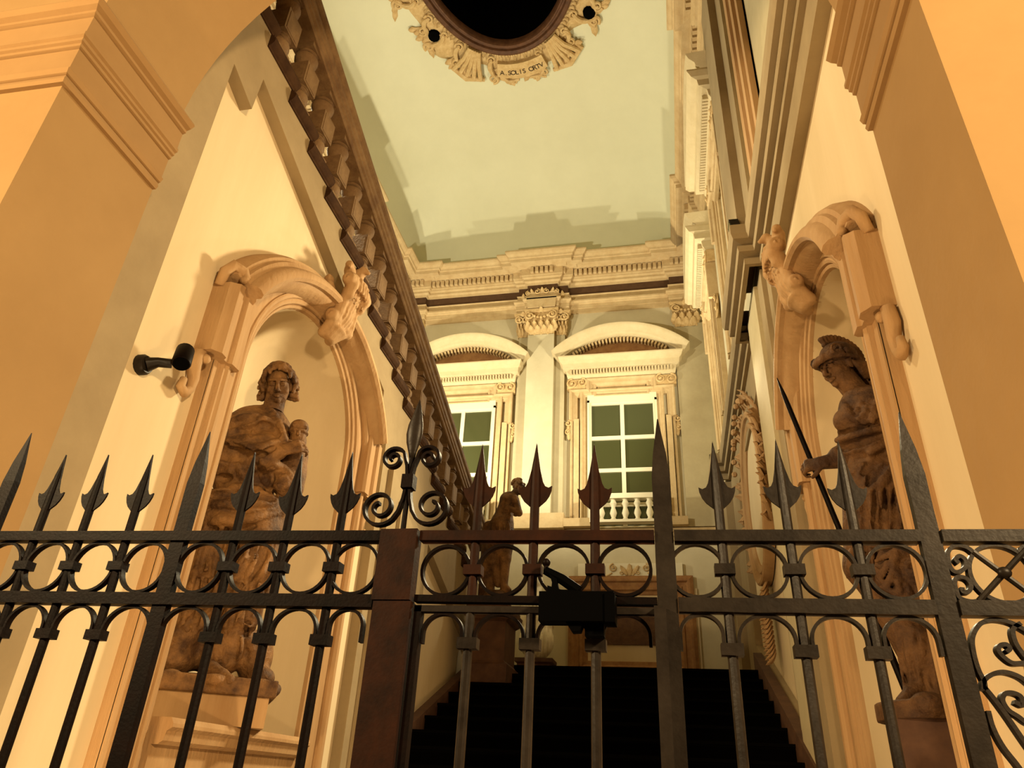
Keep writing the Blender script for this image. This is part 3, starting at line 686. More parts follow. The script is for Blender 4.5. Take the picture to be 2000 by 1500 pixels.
# plan of the entablature: right wall from the front, back wall, left wall (offset to the left = into the room)
def ent_path(d):
    p = [(XR, 2.5), (XR, 6.5), (XR-d, 6.5), (XR-d, 8.0), (XR, 8.0), (XR, 12.7), (XR-d, 12.7), (XR-d, 13.9), (XR, 13.9), (XR, 14.25), (XR-d, 14.25), (XR-d, YB-d), (XR-.75, YB-d), (XR-.75, YB)]
    for x0, x1 in ((-2.13, -3.37),):
        p += [(x0, YB), (x0, YB-d), (x0-.25, YB-d), (x0-.25, YB-2*d), (x1+.25, YB-2*d), (x1+.25, YB-d), (x1, YB-d), (x1, YB)]
    p += [(XF+.75, YB), (XF+.75, YB-d), (XF+d, YB-d), (XF+d, 14.25), (XF, 14.25), (XF, 11.4), (XF+d, 11.4), (XF+d, 10.2), (XF, 10.2), (XF, 2.5)]
    return p
EP = ent_path(.12)
cor = [(0, 12.90), (.05, 12.90), (.06, 12.95), (.11, 12.98), (.11, 13.04), (.15, 13.08), (.15, 13.10), (.17, 13.14), (.17, 13.34), (.27, 13.35), (.28, 13.37), (.42, 13.38), (.43, 13.47), (.455, 13.48), (.47, 13.53), (.52, 13.58), (.55, 13.63), (.55, 13.67), (.53, 13.70), (0, 13.84)]
eo = B().sweep(EP, cor, mPlan).obj('trim_4', M['hallstone'], label='rich dentilled cornice running round the top of the hall', kind='structure')
db = B(); dentils(db, EP, 13.17, 13.32, .16, .255, .125, .078)
db.obj('dentils', M['hallstone'], eo, kind='stuff')
arch_ = [(0, 12.08), (.05, 12.08), (.05, 12.20), (.065, 12.205), (.065, 12.33), (.08, 12.335), (.10, 12.38), (.12, 12.40), (.12, 12.44), (.05, 12.48), (.04, 12.60), (.06, 12.64), (0, 12.64)]
B().sweep(EP, arch_, mPlan).obj('architrave', M['hallstone'], eo)
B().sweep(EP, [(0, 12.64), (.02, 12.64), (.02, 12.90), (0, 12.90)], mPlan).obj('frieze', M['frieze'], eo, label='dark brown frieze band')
# pilasters of the back wall and the corners
def pil(parent, xa, xb, d0, d1, mp, z0=6.45, z1=12.08, inner=.25):
    pl = B(); pl.box(0, 0, 0, 0, 0, 0); pl = B()
    pl.prism([(xa, z0), (xb, z0), (xb, z1-.58), (xa, z1-.68)], mp, 0, d0)
    o = pl.obj('pilaster', M['pilaster'], parent)
    if inner: B().prism([(xa+inner, z0), (xb-inner, z0), (xb-inner, z1-.56), (xa+inner, z1-.68)], mp, d0, d1).obj('pilaster_face', M['hallwall'], o)
    return o
def volute(b, c, r, mp, t, sgn=1, turns=1.6, rr=.022, n=26, a0=PI/2):
    pts = []
    for i in range(n+1):
        q = i/n; a = a0+sgn*turns*2*PI*q; ra = r*(1-.82*q)
        pts.append(mp(c[0]+ra*math.cos(a), c[1]+ra*math.sin(a), t+.03*q))
    b.tube(pts, [rr*(1-.5*i/n) for i in range(n+1)], 6)
    q = mp(c[0], c[1], t+.03); b.ball(q, r*.24, 8, 6)
def leaf(b, base, tip, w, mp, t0, t1, curl=.04, n=6):
    """acanthus leaf: ribbed lobe that bends out of the wall"""
    base = np.array(base, float); tip = np.array(tip, float); d = tip-base; L = np.hypot(*d); d /= L; nn = np.array([-d[1], d[0]])
    rows = []
    for i in range(n+1):
        q = i/n; ww = w*math.sin(PI*(.18+.78*q))*(1+.22*math.cos(q*PI*5))
        tt = t0+(t1-t0)*q**1.6; p = base+d*L*(q-.10*max(0, q-.75)*4)
        rows.append([(*(p-nn*ww), tt-.012), (*(p-nn*ww*.5), tt+.012), (*p, tt+.002), (*(p+nn*ww*.5), tt+.012), (*(p+nn*ww), tt-.012)])
    vs = [mp(*r) for rr in rows for r in rr]
    fs = [(i*5+k, i*5+k+1, (i+1)*5+k+1, (i+1)*5+k) for i in range(n) for k in range(4)]
    m_ = len(vs); vs += [mp(r[0], r[1], r[2]-.02) for rr in rows for r in rr]
    fs += [(m_+i*5+k, m_+(i+1)*5+k, m_+(i+1)*5+k+1, m_+i*5+k+1) for i in range(n) for k in range(4)]
    for i in range(n): fs += [(i*5, (i+1)*5, m_+(i+1)*5, m_+i*5), (i*5+4, m_+i*5+4, m_+(i+1)*5+4, (i+1)*5+4)]
    fs += [(0, 1, 2, 3, 4, m_+4, m_+3, m_+2, m_+1, m_), (n*5, m_+n*5, m_+n*5+1, m_+n*5+2, m_+n*5+3, m_+n*5+4, n*5+4, n*5+3, n*5+2, n*5+1)]
    b.add(vs, fs)
def capital(parent, xa, xb, mp, z0, z1, d):
    w = xb-xa; xc = (xa+xb)/2
    bell = B(); bell.prism([(xa, z0), (xb, z0), (xb+.05, z1-.07), (xa-.05, z1-.07)], mp, 0, d)
    bell.prism([(xa-.09, z1-.075), (xb+.09, z1-.075), (xb+.11, z1), (xa-.11, z1)], mp, 0, d+.09)
    o = bell.obj('capital', M['stucco'], parent)
    for s in (-1, 1):
        b = B(); volute(b, (xc+s*(w/2-.05), z1-.19), .12, mp, d+.07, -s, 1.6, .03); b.obj('volute', M['stucco'], o, smooth=True)
    k = max(3, int(round(w/.15)))
    b = B()
    for i in range(k): leaf(b, (xa+w*(i+.5)/k, z0), (xa+w*(i+.5)/k, z0+.24), w/k*.55, mp, d, d+.10)
    for i in range(k+1): leaf(b, (xa+w*i/k, z0+.08), (xa+w*i/k, z0+.38), w/k*.5, mp, d, d+.12)
    b.obj('acanthus', M['stucco'], o, smooth=AS)
    b = B()
    for i in range(5): b.ball(mp(xc+(i-2)*.085, z1-.20-.05*(1-((i-2)/2)**2), d+.06), .042, 8, 6)
    leaf(b, (xc, z1-.10), (xc, z1+.03), .07, mp, d+.08, d+.14); b.obj('rosette', M['stucco'], o, smooth=True)
pb = pil(wb, -3.33, -2.17, .12, .24, mB)
capital(pb, -3.08, -2.42, mB, 11.38, 12.10, .26)
capital(pb, -3.36, -3.10, mB, 11.40, 12.08, .13); capital(pb, -2.40, -2.14, mB, 11.40, 12.08, .13)
B().prism([(-3.38, 6.42), (-2.12, 6.42), (-2.12, 6.75), (-3.38, 6.75)], mB, 0, .29).obj('base', M['hallstone'], pb)
pc = pil(wb, .46, XR, .12, .12, mB, inner=0); capital(pc, .50, 1.02, mB, 11.40, 12.08, .13)
pc2 = pil(wb, XF, -5.96, .12, .12, mB, inner=0); capital(pc2, -6.5, -6.0, mB, 11.40, 12.08, .13)
# frieze scroll over the central capital
b = B()
for s in (-1, 1):
    volute(b, (-2.75+s*.12, 12.66), .085, mB, .30, s, 1.4, .022); volute(b, (-2.75+s*.36, 12.64), .075, mB, .28, -s, 1.3, .02)
    leaf(b, (-2.75+s*.2, 12.5), (-2.75+s*.30, 12.78), .06, mB, .26, .32); leaf(b, (-2.75+s*.52, 12.48), (-2.75+s*.50, 12.72), .06, mB, .16, .22)
leaf(b, (-2.75, 12.5), (-2.75, 12.8), .07, mB, .26, .34)
b.obj('frieze_scroll', M['stucco'], wb, smooth=True)
B().prism([(-3.1, 12.14), (-2.4, 12.14), (-2.36, 12.46), (-3.14, 12.46)], mB, .1, .36).obj('cushion_block', M['hallstone'], wb)
# string courses and low moulding
B().sweep([(XR, YB), (XF, YB)], [(0, 6.18), (.03, 6.18), (.05, 6.24), (.09, 6.27), (.09, 6.33), (.14, 6.36), (.14, 6.42), (0, 6.44)], mPlan).obj('trim_5', M['hallstone'], label='moulded string course across the back wall below the windows', kind='structure')
# ---- windows of the hall
wcount = [0]
def window(cx, mp, z0, z1, hw, back, lab, full=True, pane_rows=4, parent_wall=None):
    wcount[0] += 1
    root = thing('window_%d' % wcount[0], lab, None, kind='structure')
    # architrave with ears, stepping up round a tablet
    b = B()
    ring_ = lambda e, top: [(cx-hw-e, z0), (cx-hw-e, top), (cx+hw+e, top), (cx+hw+e, z0)]
    pr = [(0, 0), (0, .05), (.05, .07), (.05, .09), (.10, .10), (.10, .13), (.13, .16), (.16, .15), (.16, 0)]
    b.sweep(ring_(.05, z1+.18), pr, mp); b.obj('architrave', M['hallstone'], root)
    b = B()
    ex, zz = hw+.42, z1+.30
    outer = [(cx-ex, z1-.45), (cx-ex, zz), (cx-hw-.02, zz), (cx-hw-.02, zz+.28), (cx+hw+.02, zz+.28), (cx+hw+.02, zz), (cx+ex, zz), (cx+ex, z1-.45)]
    pr2 = [(-.14, 0), (-.14, .09), (-.09, .10), (-.07, .13), (-.03, .13), (-.02, .17), (.02, .19), (.045, .18), (.045, 0)]
    b.sweep(outer, pr2, mp); b.obj('eared_frame', M['hallstone'], root)
    b = B()
    for s in (-1, 1): b.prism([(cx+s*(hw+.24), z0-.0), (cx+s*(hw+.36), z0), (cx+s*(hw+.36), z1-.42), (cx+s*(hw+.24), z1-.42)], mp, 0, .14); b.prism([(cx+s*(hw+.38), z0), (cx+s*(hw+.44), z0), (cx+s*(hw+.44), z1-.42), (cx+s*(hw+.38), z1-.42)], mp, 0, .09)
    b.obj('side_strip', M['hallstone'], root)
    b = B(); b.sweep([(cx-.58, z1+.22), (cx+.58, z1+.22), (cx+.58, z1+.46), (cx-.58, z1+.46)], [(0, .04), (0, .10), (-.04, .12), (-.08, .10), (-.08, .04)], mp, closed=True)
    b.prism([(cx-.56, z1+.24), (cx+.56, z1+.24), (cx+.56, z1+.44), (cx-.56, z1+.44)], mp, 0, .06); b.obj('tablet', M['hallstone'], root)
    for s in (-1, 1):
        b = B(); volute(b, (cx+s*(hw+.17), z1+.52), .12, mp, .16, s, 1.5, .025); volute(b, (cx+s*(hw+.40), z1+.50), .13, mp, .16, -s, 1.5, .025)
        b.prism([(cx+s*(hw+.04), z1+.36), (cx+s*(hw+.52), z1+.36), (cx+s*(hw+.52), z1+.62), (cx+s*(hw+.04), z1+.62)], mp, 0, .15); b.obj('scroll_bracket', M['stucco'], root, smooth=AS)
        b = B(); volute(b, (cx+s*(hw+.50), z1-.50), .08, mp, .07, s, 1.3, .022); volute(b, (cx+s*(hw+.50), z1-.72), .07, mp, .07, -s, 1.3, .02)
        leaf(b, (cx+s*(hw+.50), z1-.45), (cx+s*(hw+.47), z1-.98), .06, mp, .05, .09); b.obj('ear_scroll', M['stucco'], root, smooth=True)
    # pediment
    zc = z1+.64; pe = hw+.50
    prc = [(0, .0), (0, .16), (.05, .18), (.10, .20), (.10, .32), (.16, .34), (.20, .37), (.25, .40), (.30, .46), (.32, .50), (.34, .50), (.34, 0)]
    b = B(); b.prism([(cx-pe, zc), (cx+pe, zc), (cx+pe, zc+.40), (cx-pe, zc+.40)], mp, 0, .12)
    vs = []; steps = [(.16, 0), (.20, .06), (.22, .17), (.34, .19), (.36, .30), (.44, .33), (.50, .42), (.50, .45)]
    for tt, dz in steps: vs.append((tt, dz))
    hv = [[mp(cx-pe-max(0, tt-.16)*.6, zc+dz, tt), mp(cx+pe+max(0, tt-.16)*.6, zc+dz, tt)] for tt, dz in steps]
    rows = [[mp(cx-pe-max(0, tt-.16)*.6, zc+dz, 0), *r, mp(cx+pe+max(0, tt-.16)*.6, zc+dz, 0)] for (tt, dz), r in zip(steps, hv)]
    fl_ = [p for r in rows for p in r]; n_ = len(rows)
    fs = [(i*4+k, i*4+k+1, i*4+4+k+1, i*4+4+k) for i in range(n_-1) for k in range(3)] + [(0, 3, 2, 1), (n_*4-4, n_*4-3, n_*4-2, n_*4-1)]
    b.add(fl_, fs)
    b.obj('pediment_cornice', M['palestone'], root)
    b = B(); k = 34
    for i in range(k):
        x = cx-pe+.05+(2*pe-.1)*(i+.2)/k; b.prism([(x, zc+.075), (x+.042, zc+.075), (x+.042, zc+.165), (x, zc+.165)], mp, .15, .29)
    b.obj('dentils', M['palestone'], root, kind='stuff')
    zb = zc+.45; R = 2.0; half = pe+.20; h_ = R-math.sqrt(R*R-half*half); a = math.asin(half/R)
    path = [(cx-R*math.sin(a*(1-2*i/24.0)), zb-R*math.cos(a)+R*math.cos(a*(1-2*i/24.0))) for i in range(25)]
    pr3 = [(.0, 0), (.0, .30), (.03, .31), (.05, .36), (.10, .38), (.16, .46), (.22, .50), (.24, .50), (.26, 0)]
    b = B().sweep(path[::1], pr3, mp) ; b.obj('segmental_arch', M['palestone'], root, smooth=AS)
    b = B()
    path2 = [(cx-(R-.02)*math.sin(a*.82*(1-2*i/60.0)), zb-R*math.cos(a)+(R-.02)*math.cos(a*.82*(1-2*i/60.0))) for i in range(61)]
    for i in range(2, 58, 2):
        p, q = np.array(path2[i]), np.array(path2[i+1]); d = q-p; d /= np.hypot(*d); nn = np.array([-d[1], d[0]])
        qd = [p, q, q-nn*.09, p-nn*.09]
        if qd[2][1] > zb+.01: b.prism([tuple(v) for v in qd], mp, .1, .24)
    b.obj('arch_dentils', M['hallstone'], root, kind='stuff')
    lun = arc(cx, zb-R*math.cos(a), R-.01, PI/2+a*.95, PI/2-a*.95, 20)
    B().prism(lun, mp, 0, .07).obj('tympanum', M['panelwood'], root)
    if full:
        rev = B()
        rev.prism([(cx-hw-.05, z0), (cx-hw, z0), (cx-hw, z1+.06), (cx-hw-.05, z1+.06)], mp, 0, .11); rev.prism([(cx+hw, z0), (cx+hw+.05, z0), (cx+hw+.05, z1+.06), (cx+hw, z1+.06)], mp, 0, .11)
        rev.prism([(cx-hw-.05, z1), (cx+hw+.05, z1), (cx+hw+.05, z1+.20), (cx-hw-.05, z1+.20)], mp, 0, .11)
        rev.obj('casing', M['white'], root)
        sash = B().plate([(cx-hw, z0), (cx+hw, z0), (cx+hw, z1), (cx-hw, z1)],
              [[(xa, za), (xb, za), (xb, zb2), (xa, zb2)] for xa, xb in ((cx-hw+.045, cx-.045), (cx+.045, cx+hw-.045)) for za, zb2 in panes_z], mp, .02, .075)
        so = sash.obj('sash', M['white'], root)
        for xa, xb in ((cx-hw+.045, cx-.045), (cx+.045, cx+hw-.045)):
            for za, zb2 in panes_z: B().prism([(xa-.01, za-.01), (xb+.01, za-.01), (xb+.01, zb2+.01), (xa-.01, zb2+.01)], mp, .028, .034).obj('pane', M['glass'], so)
        rail_ = B()
        for s in (-1, 1): rail_.prism([(cx+s*(hw-.06), 6.44), (cx+s*(hw+.55), 6.44), (cx+s*(hw+.55), 6.62), (cx+s*(hw-.06), 6.62)], mp, 0, .30)
        rail_.obj('plinth', M['hallstone'], root)
    return root
panes_z = [(6.50, 6.93), (7.02, 7.73), (7.82, 8.52), (8.61, 9.41)]
window(-.83, mB, 6.46, 9.47, .745, 0, 'tall white window with segmental pediment right of the back pilaster')
window(-4.62, mB, 6.46, 9.47, .745, 0, 'tall white window with segmental pediment partly behind the left handrail')
window(8.75, mR, 7.3, 10.05, .55, 0, 'window with bright pediment seen edge on along the right wall', full=False)
window(12.25, mR, 7.3, 10.05, .55, 0, 'farther pedimented window on the right wall beside the back corner', full=False)
# balcony balustrades in front of the windows
def balcony(cx, lab):
    t = thing('window_balustrade', lab, 'balustrade', 'balustrades below the back windows')
    y = YB-.42
    B().box(cx-.62, cx+.62, y-.10, y+.10, 6.96, 7.07).obj('top_rail', M['white'], t)
    B().box(cx-.62, cx+.62, y-.10, y+.10, 6.445, 6.50).obj('bottom_rail', M['white'], t)
    me = B().lathe([(.05, 0), (.065, .03), (.04, .06), (.055, .10), (.075, .16), (.06, .22), (.04, .28), (.055, .33), (.075, .37), (.06, .41), (.045, .44), (.06, .46)], n=12).mesh('baluster', M['white'], AS)
    for i in range(5):
        o = link('baluster', me, t); o.location = (cx-.5+.25*i, y, 6.50)
    for s in (-1, 1): B().box(cx+s*.68-.06, cx+s*.68+.06, y-.10, y+.10, 6.445, 7.07).obj('end_block', M['white'], t)
balcony(-.80, 'white stone balustrade below the right back window')
balcony(-4.62, 'white stone balustrade below the left back window')
# framed inscription below the right window
t = thing('wall_tablet', 'brown framed stone inscription tablet under a carved crest at the stair head', 'plaque')
b = B().sweep([(-1.98, 3.45), (.44, 3.45), (.44, 5.40), (-1.98, 5.40)], [(-.04, 0), (-.04, .10), (.03, .13), (.07, .13), (.10, .09), (.17, .085), (.19, .11), (.24, .11), (.27, .07), (.33, .06), (.36, .03), (.36, 0)], mB, closed=True)
b.obj('frame', M['panelwood'], t)
B().prism([(-1.66, 3.77), (.12, 3.77), (.12, 5.08), (-1.66, 5.08)], mB, 0, .045).obj('field', M['wall'], t)
B().prism([(-1.33, 4.10), (-.20, 4.10), (-.20, 4.86), (-1.33, 4.86)], mB, .045, .075).obj('bronze_plate', M['plaque'], t)
B().prism([(-2.06, 3.08), (-1.99, 3.08), (-1.99, 5.2), (-2.06, 5.2)], mB, 0, .05).obj('side_strip', M['wall'], t); B().prism([(.46, 3.08), (.54, 3.08), (.54, 5.2), (.46, 5.2)], mB, 0, .05).obj('side_strip', M['wall'], t)
B().prism([(-1.83, 5.42), (.29, 5.42), (.29, 5.70), (-1.83, 5.70)], mB, 0, .09).obj('crest_panel', M['white'], t)
b = B(); c0 = -.77
for s in (-1, 1):
    volute(b, (c0+s*.33, 5.60), .085, mB, .10, -s, 1.5, .018); leaf(b, (c0+s*.05, 5.45), (c0+s*.20, 5.66), .05, mB, .10, .14)
    b.tube([mB(c0+s*(.36+.30*i/8), 5.50-.07*math.sin(PI*i/8)*(1), .10) for i in range(9)], .016, 6); volute(b, (c0+s*.17, 5.50), .05, mB, .10, s, 1.3, .014)
leaf(b, (c0, 5.44), (c0, 5.70), .06, mB, .10, .15); b.obj('crest', M['stucco'], t, smooth=True)

# ================================================================== NICHE SURROUNDS
def surround(N, mp, name, lab, flip=1):
    """moulded stucco frame of a niche: jambs, eared shoulders, hooded arch with volutes.  flip=+1: far side is +along"""
    root = thing(name, lab, None, kind='structure')
    c, r, zs, z0 = N['c'], N['r'], N['zs'], N['z0']; m = M['stone']
    zb = z0-1.75
    path = [(c+r, zb), (c+r, zs)] + arc(c, zs, r, 0, PI, 40)[1:] + [(c-r, zb)]
    pr = [(0, -.12), (0, .0), (-.01, .03), (-.03, .04), (-.04, .03), (-.045, .055), (-.065, .065), (-.085, .06), (-.09, .08), (-.115, .09), (-.13, .085), (-.135, .07), (-.135, -.05)]
    B().sweep(path, pr, mp).obj('inner_moulding', m, root, smooth=AS)
    zc, R = zs-.36, 1.62
    # flat face between the inner moulding and the hood, running down as jambs with a stepped outer edge
    o_, i_ = r+.40, r+.125
    outl = [(c+i_, zb), (c+o_, zb), (c+o_, zs-.1)] + arc(c, zs-.1, o_, 0.05, PI-.05, 40, o_*1.02) + [(c-o_, zs-.1), (c-o_, zb), (c-i_, zb)]
    inn = [(c-i_, zs)] + arc(c, zs, i_, PI, 0, 40)[1:]
    B().plate(outl + inn, [], mp, -.05, .075).obj('face_band', m, root)
    pj = [(0, .07), (0, .10), (-.02, .125), (-.05, .13), (-.07, .115), (-.085, .115), (-.09, .09), (-.15, .085), (-.15, .07)]
    B().sweep([(c+o_-.15, zb), (c+o_-.15, zs-.1)] + arc(c, zs-.1, o_-.15, 0, PI, 40, (o_-.15)*1.02)[1:] + [(c-o_+.15, zb)], pj, mp).obj('outer_moulding', m, root, smooth=AS)
    # hood: segmental canopy with a rolled front edge
    ph = [(-.02, -.03), (-.01, .08), (.0, .10), (.02, .14), (.05, .15), (.06, .18), (.10, .20), (.115, .24), (.15, .27), (.19, .275), (.215, .25), (.215, .21), (.235, .20), (.27, .15), (.29, .09), (.30, -.03)]
    B().sweep(arc(c, zc, R, math.radians(29), math.radians(151), 44), ph, mp).obj('hood', m, root, smooth=AS)
    for sg in (-1, 1):
        # eared block standing proud of the jamb
        xa, xb = c+sg*(r+.22), c+sg*(r+.53)
        b = B(); pe = [(0, -.03), (0, .14), (.02, .165), (.11, .165), (.12, .14), (.17, .14), (.19, .17), (.25, .175), (.28, .15), (.31, .13), (.31, -.03)]
        vs = []; k = len(pe)
        for w in (0, 1): vs += [mp(xa+sg*o, (zs-.22) if w == 0 else zs+.42-.10*(o/.31), t) for o, t in pe]
        b.add(vs, [(i, i+1, k+i+1, k+i) for i in range(k-1)] + [tuple(range(k)), tuple(range(k, 2*k))])
        b.obj('eared_block', m, root)
        # curl on top of the ear
        b = B(); x0 = c+sg*(r+.50)
        b.tube([mp(x0+sg*.03, zs+.30, .05), mp(x0+sg*.05, zs+.40, .08), mp(x0+sg*.02, zs+.47, .11), mp(x0-sg*.06, zs+.47, .14), mp(x0-sg*.08, zs+.41, .16), mp(x0-sg*.04, zs+.38, .17)], [.035, .04, .042, .042, .036, .025], 8)
        b.obj('ear_curl', m, root, smooth=True)
        # scroll drop hanging beside the ear
        b = B(); cx_ = c+sg*(r+.50)
        pts = [(cx_-sg*.03, zs-.20), (cx_+sg*.03, zs-.25), (cx_+sg*.04, zs-.34), (cx_+sg*.01, zs-.43), (cx_+sg*.01, zs-.50), (cx_+sg*.05, zs-.55), (cx_+sg*.10, zs-.53), (cx_+sg*.09, zs-.47)]
        b.tube([mp(x, z, .05) for x, z in pts], [.025, .04, .045, .038, .03, .034, .03, .022], 8); b.ball(mp(cx_-sg*.01, zs-.27, .08), .035)
        b.obj('scroll_drop', m, root, smooth=True)
    # keystone console at the crown with curling leaves (modelled in clay)
    zt_ = zc+R; z1_ = zs+r
    k = Clay((-.42, -.04, z1_-.22), (.42, .56, zt_+.34), .0115)
    body = [(z1_-.10, .13, .07), (z1_-.02, .21, .10), (z1_+.06, .26, .12), (z1_+.13, .27, .11), (z1_+.22, .29, .10), (z1_+.30, .31, .10), (zt_-.10, .33, .115), (zt_-.02, .36, .13), (zt_+.06, .35, .135), (zt_+.11, .30, .12)]
    for (za, ya, wa), (zb_, yb, wb_) in zip(body[:-1], body[1:]):
        for q in (-1, -.5, 0, .5, 1): k.cap((q*wa, ya-.03*q*q, za), (q*wb_, yb-.03*q*q, zb_), .05, .05, .02)
    for q in (-.78, -.4, 0, .4, .78): k.path([(q*w_, y_-.03*q*q+.052, z_) for z_, y_, w_ in body[1:-1]], .022, .010, True)
    for x in (-1, 1):
        for yc, zz, rr, xx in ((.20, z1_+.02, .06, .155), (.31, zt_+.03, .065, .175)):
            k.cap((x*.10, yc, zz), (x*xx, yc, zz), rr, rr, .012)
            k.path([(x*(xx+rr-.006), yc+rr*(1-.8*i/16)*math.cos(i*.62), zz+rr*(1-.8*i/16)*math.sin(i*.62)) for i in range(17)], .014, .005, True)
        k.path([(x*.15, .13, z1_+.20), (x*.20, .15, z1_+.27), (x*.235, .16, z1_+.29), (x*.25, .18, z1_+.25)], [.05, .045, .035, .018], .02)
        k.path([(x*.15, .10, z1_+.30), (x*.21, .13, z1_+.37), (x*.25, .15, z1_+.38)], [.05, .04, .015], .02)
        k.path([(x*.07, .26, zt_+.10), (x*.11, .26, zt_+.18), (x*.17, .28, zt_+.20), (x*.20, .30, zt_+.16)], [.055, .05, .035, .018], .015)
    k.path([(0, .28, zt_+.10), (0, .29, zt_+.20), (0, .34, zt_+.25), (0, .39, zt_+.22)], [.06, .055, .04, .02], .015)
    lo_ = lambda V: np.array([mp(c+p[0], p[2], p[1]) for p in V])
    link('keystone_console', k.mesh('keystone_console', m, lo_), root)
    # sill with its moulded apron
    b = B(); ps = [(0, -.1), (0, .14), (-.03, .16), (-.05, .16), (-.07, .13), (-.12, .12), (-.14, .09), (-.14, -.1)]
    b.sweep([(c-r+.02, z0-.0), (c+r-.02, z0-.0)], ps, mp); b.prism([(c-r+.02, z0-1.75), (c+r-.02, z0-1.75), (c+r-.02, z0-.14), (c-r+.02, z0-.14)], mp, -.08, .05)
    b.obj('sill', m, root)
    B().sweep([(c-r+.17, z0-1.6), (c+r-.17, z0-1.6), (c+r-.17, z0-.32), (c-r+.17, z0-.32)], [(0, .04), (0, .08), (-.03, .09), (-.06, .07), (-.06, .04)], mp, closed=True).obj('apron_frame', m, root)
    return root
surround(NL, lambda a, b, t: mL(a, b, t+fl), 'trim_6', 'tan moulded niche surround with hooded arch on the left wall', 1)
surround(NR, lambda a, b, t: mR(a, b, t+fl), 'trim_7', 'tan moulded niche surround with hooded arch on the right wall', 1)

# ================================================================== OVAL MEDALLION ON THE RIGHT WALL
t = thing('wall_medallion', 'oval moulded medallion in a carved leaf wreath on the right wall', 'medallion')
mc, mz, ma, mb = 9.75, 5.16, .88, .92
mM = lambda a, b, tt: mR(a, b, tt+fl*.85)
ell = [(mc+ma*math.cos(-2*PI*i/48), mz+mb*math.sin(-2*PI*i/48)) for i in range(48)]
B().sweep(ell, [(0, .0), (0, .07), (.05, .10), (.09, .10), (.11, .075), (.15, .075), (.17, .12), (.22, .135), (.25, .12), (.26, 0)], mM, closed=True).obj('oval_frame', M['stone'], t, smooth=AS)
B().prism(ell[::-1], mM, 0, .05).obj('oval_field', M['wall'], t)
random.seed(3); b = B()
for i in range(46):
    a = PI/2 + (i/45-.5)*1.35*PI; rr = 1.34+.12*random.random()
    p = (mc+ma*rr*math.cos(a), mz+mb*(rr-.08)*math.sin(a)); an = a+random.uniform(-1.2, 1.2)
    leaf(b, p, (p[0]+.22*math.cos(an), p[1]+.22*math.sin(an)), .075, mM, .06, .13+.08*random.random(), n=4)
for i in range(14): a = PI/2+random.uniform(-1.0, 1.0); b.ball(mM(mc+ma*1.5*math.cos(a), mz+mb*1.42*math.sin(a), .2), .045, 6, 5)
b.obj('leaf_wreath', M['stone'], t, smooth=AS, kind='stuff')
b = B()
for i in range(16):
    z = mz-mb*1.28-.055*i; w = .22*(1-i/17)
    for s in (-1, 1): leaf(b, (mc+s*w*.3, z), (mc+s*(w+.05), z-.16), .06, mM, .08, .17, n=4)
for i in range(7):
    leaf(b, (mc-ma*1.25, mz+.3-.16*i), (mc-ma*1.62, mz+.55-.17*i), .09, mM, .08, .18, n=4)
b.obj('leaf_drop', M['stone'], t, smooth=AS, kind='stuff')

# ================================================================== FLOODLIGHTS ON THE STRING COURSE
def flood(y, lab):
    t = thing('floodlight', lab, 'floodlight', None); t.location = (XR-.20, y, 7.02)
    B().box(-.05, .05, -.05, .05, 0, .02).obj('foot', M['black'], t)
    b = B(); b.tube([(0, -.10, .10), (0, -.10, .02), (0, .10, .02), (0, .10, .10)], .012, 6); b.obj('yoke', M['black'], t)
    b = B(); b.plate([(-.085, .06), (.085, .06), (.085, .26), (-.085, .26)], [], lambda a, c, d: (-.03+d-.25*(c-.16), a, c), -.05, .05, True); b.obj('housing', M['irongrey'], t)
    B().plate([(-.07, .08), (.07, .08), (.07, .24), (-.07, .24)], [], lambda a, c, d: (-.03+d-.25*(c-.16), a, c), -.056, -.049, True).obj('glass_front', M['glass'], t)
    return t
flood(6.62, 'small grey floodlight on the right string course nearer the gate')
flood(13.2, 'small grey floodlight on the right string course near the back corner')
# ================================================================== SENSOR LAMP BESIDE THE LEFT NICHE
t = thing('wall_spotlight', 'small dark cylindrical spotlight on a bracket left of the left niche', 'spotlight')
y0, z0 = 3.10, 3.60; x0 = XL+fl
b = B(); b.tube([(x0, y0, z0), (x0+.03, y0, z0), (x0+.05, y0, z0)], [.062, .062, .05], 16); b.tube([(x0+.04, y0, z0+.0), (x0+.09, y0+.03, z0+.03), (x0+.15, y0+.07, z0+.04)], [.045, .03, .028], 10)
b.obj('bracket', M['irongrey'], t, smooth=AS)
d = Vector((.25, -.30, -.72)).normalized(); c0 = Vector((x0+.17, y0+.12, z0+.17))
b = B(); b.tube([c0, c0+d*.012, c0+d*.15, c0+d*.16], [.045, .052, .055, .05], 18); b.obj('lamp_body', M['iron'], t, smooth=AS)
B().tube([c0+d*.158, c0+d*.164], [.045, .045], 18).obj('lens', M['black'], t)
B().tube([(x0+.14, y0+.06, z0+.04), (x0+.16, y0+.08, z0+.075), c0+d*.08], .009, 6).obj('knuckle', M['irongrey'], t)

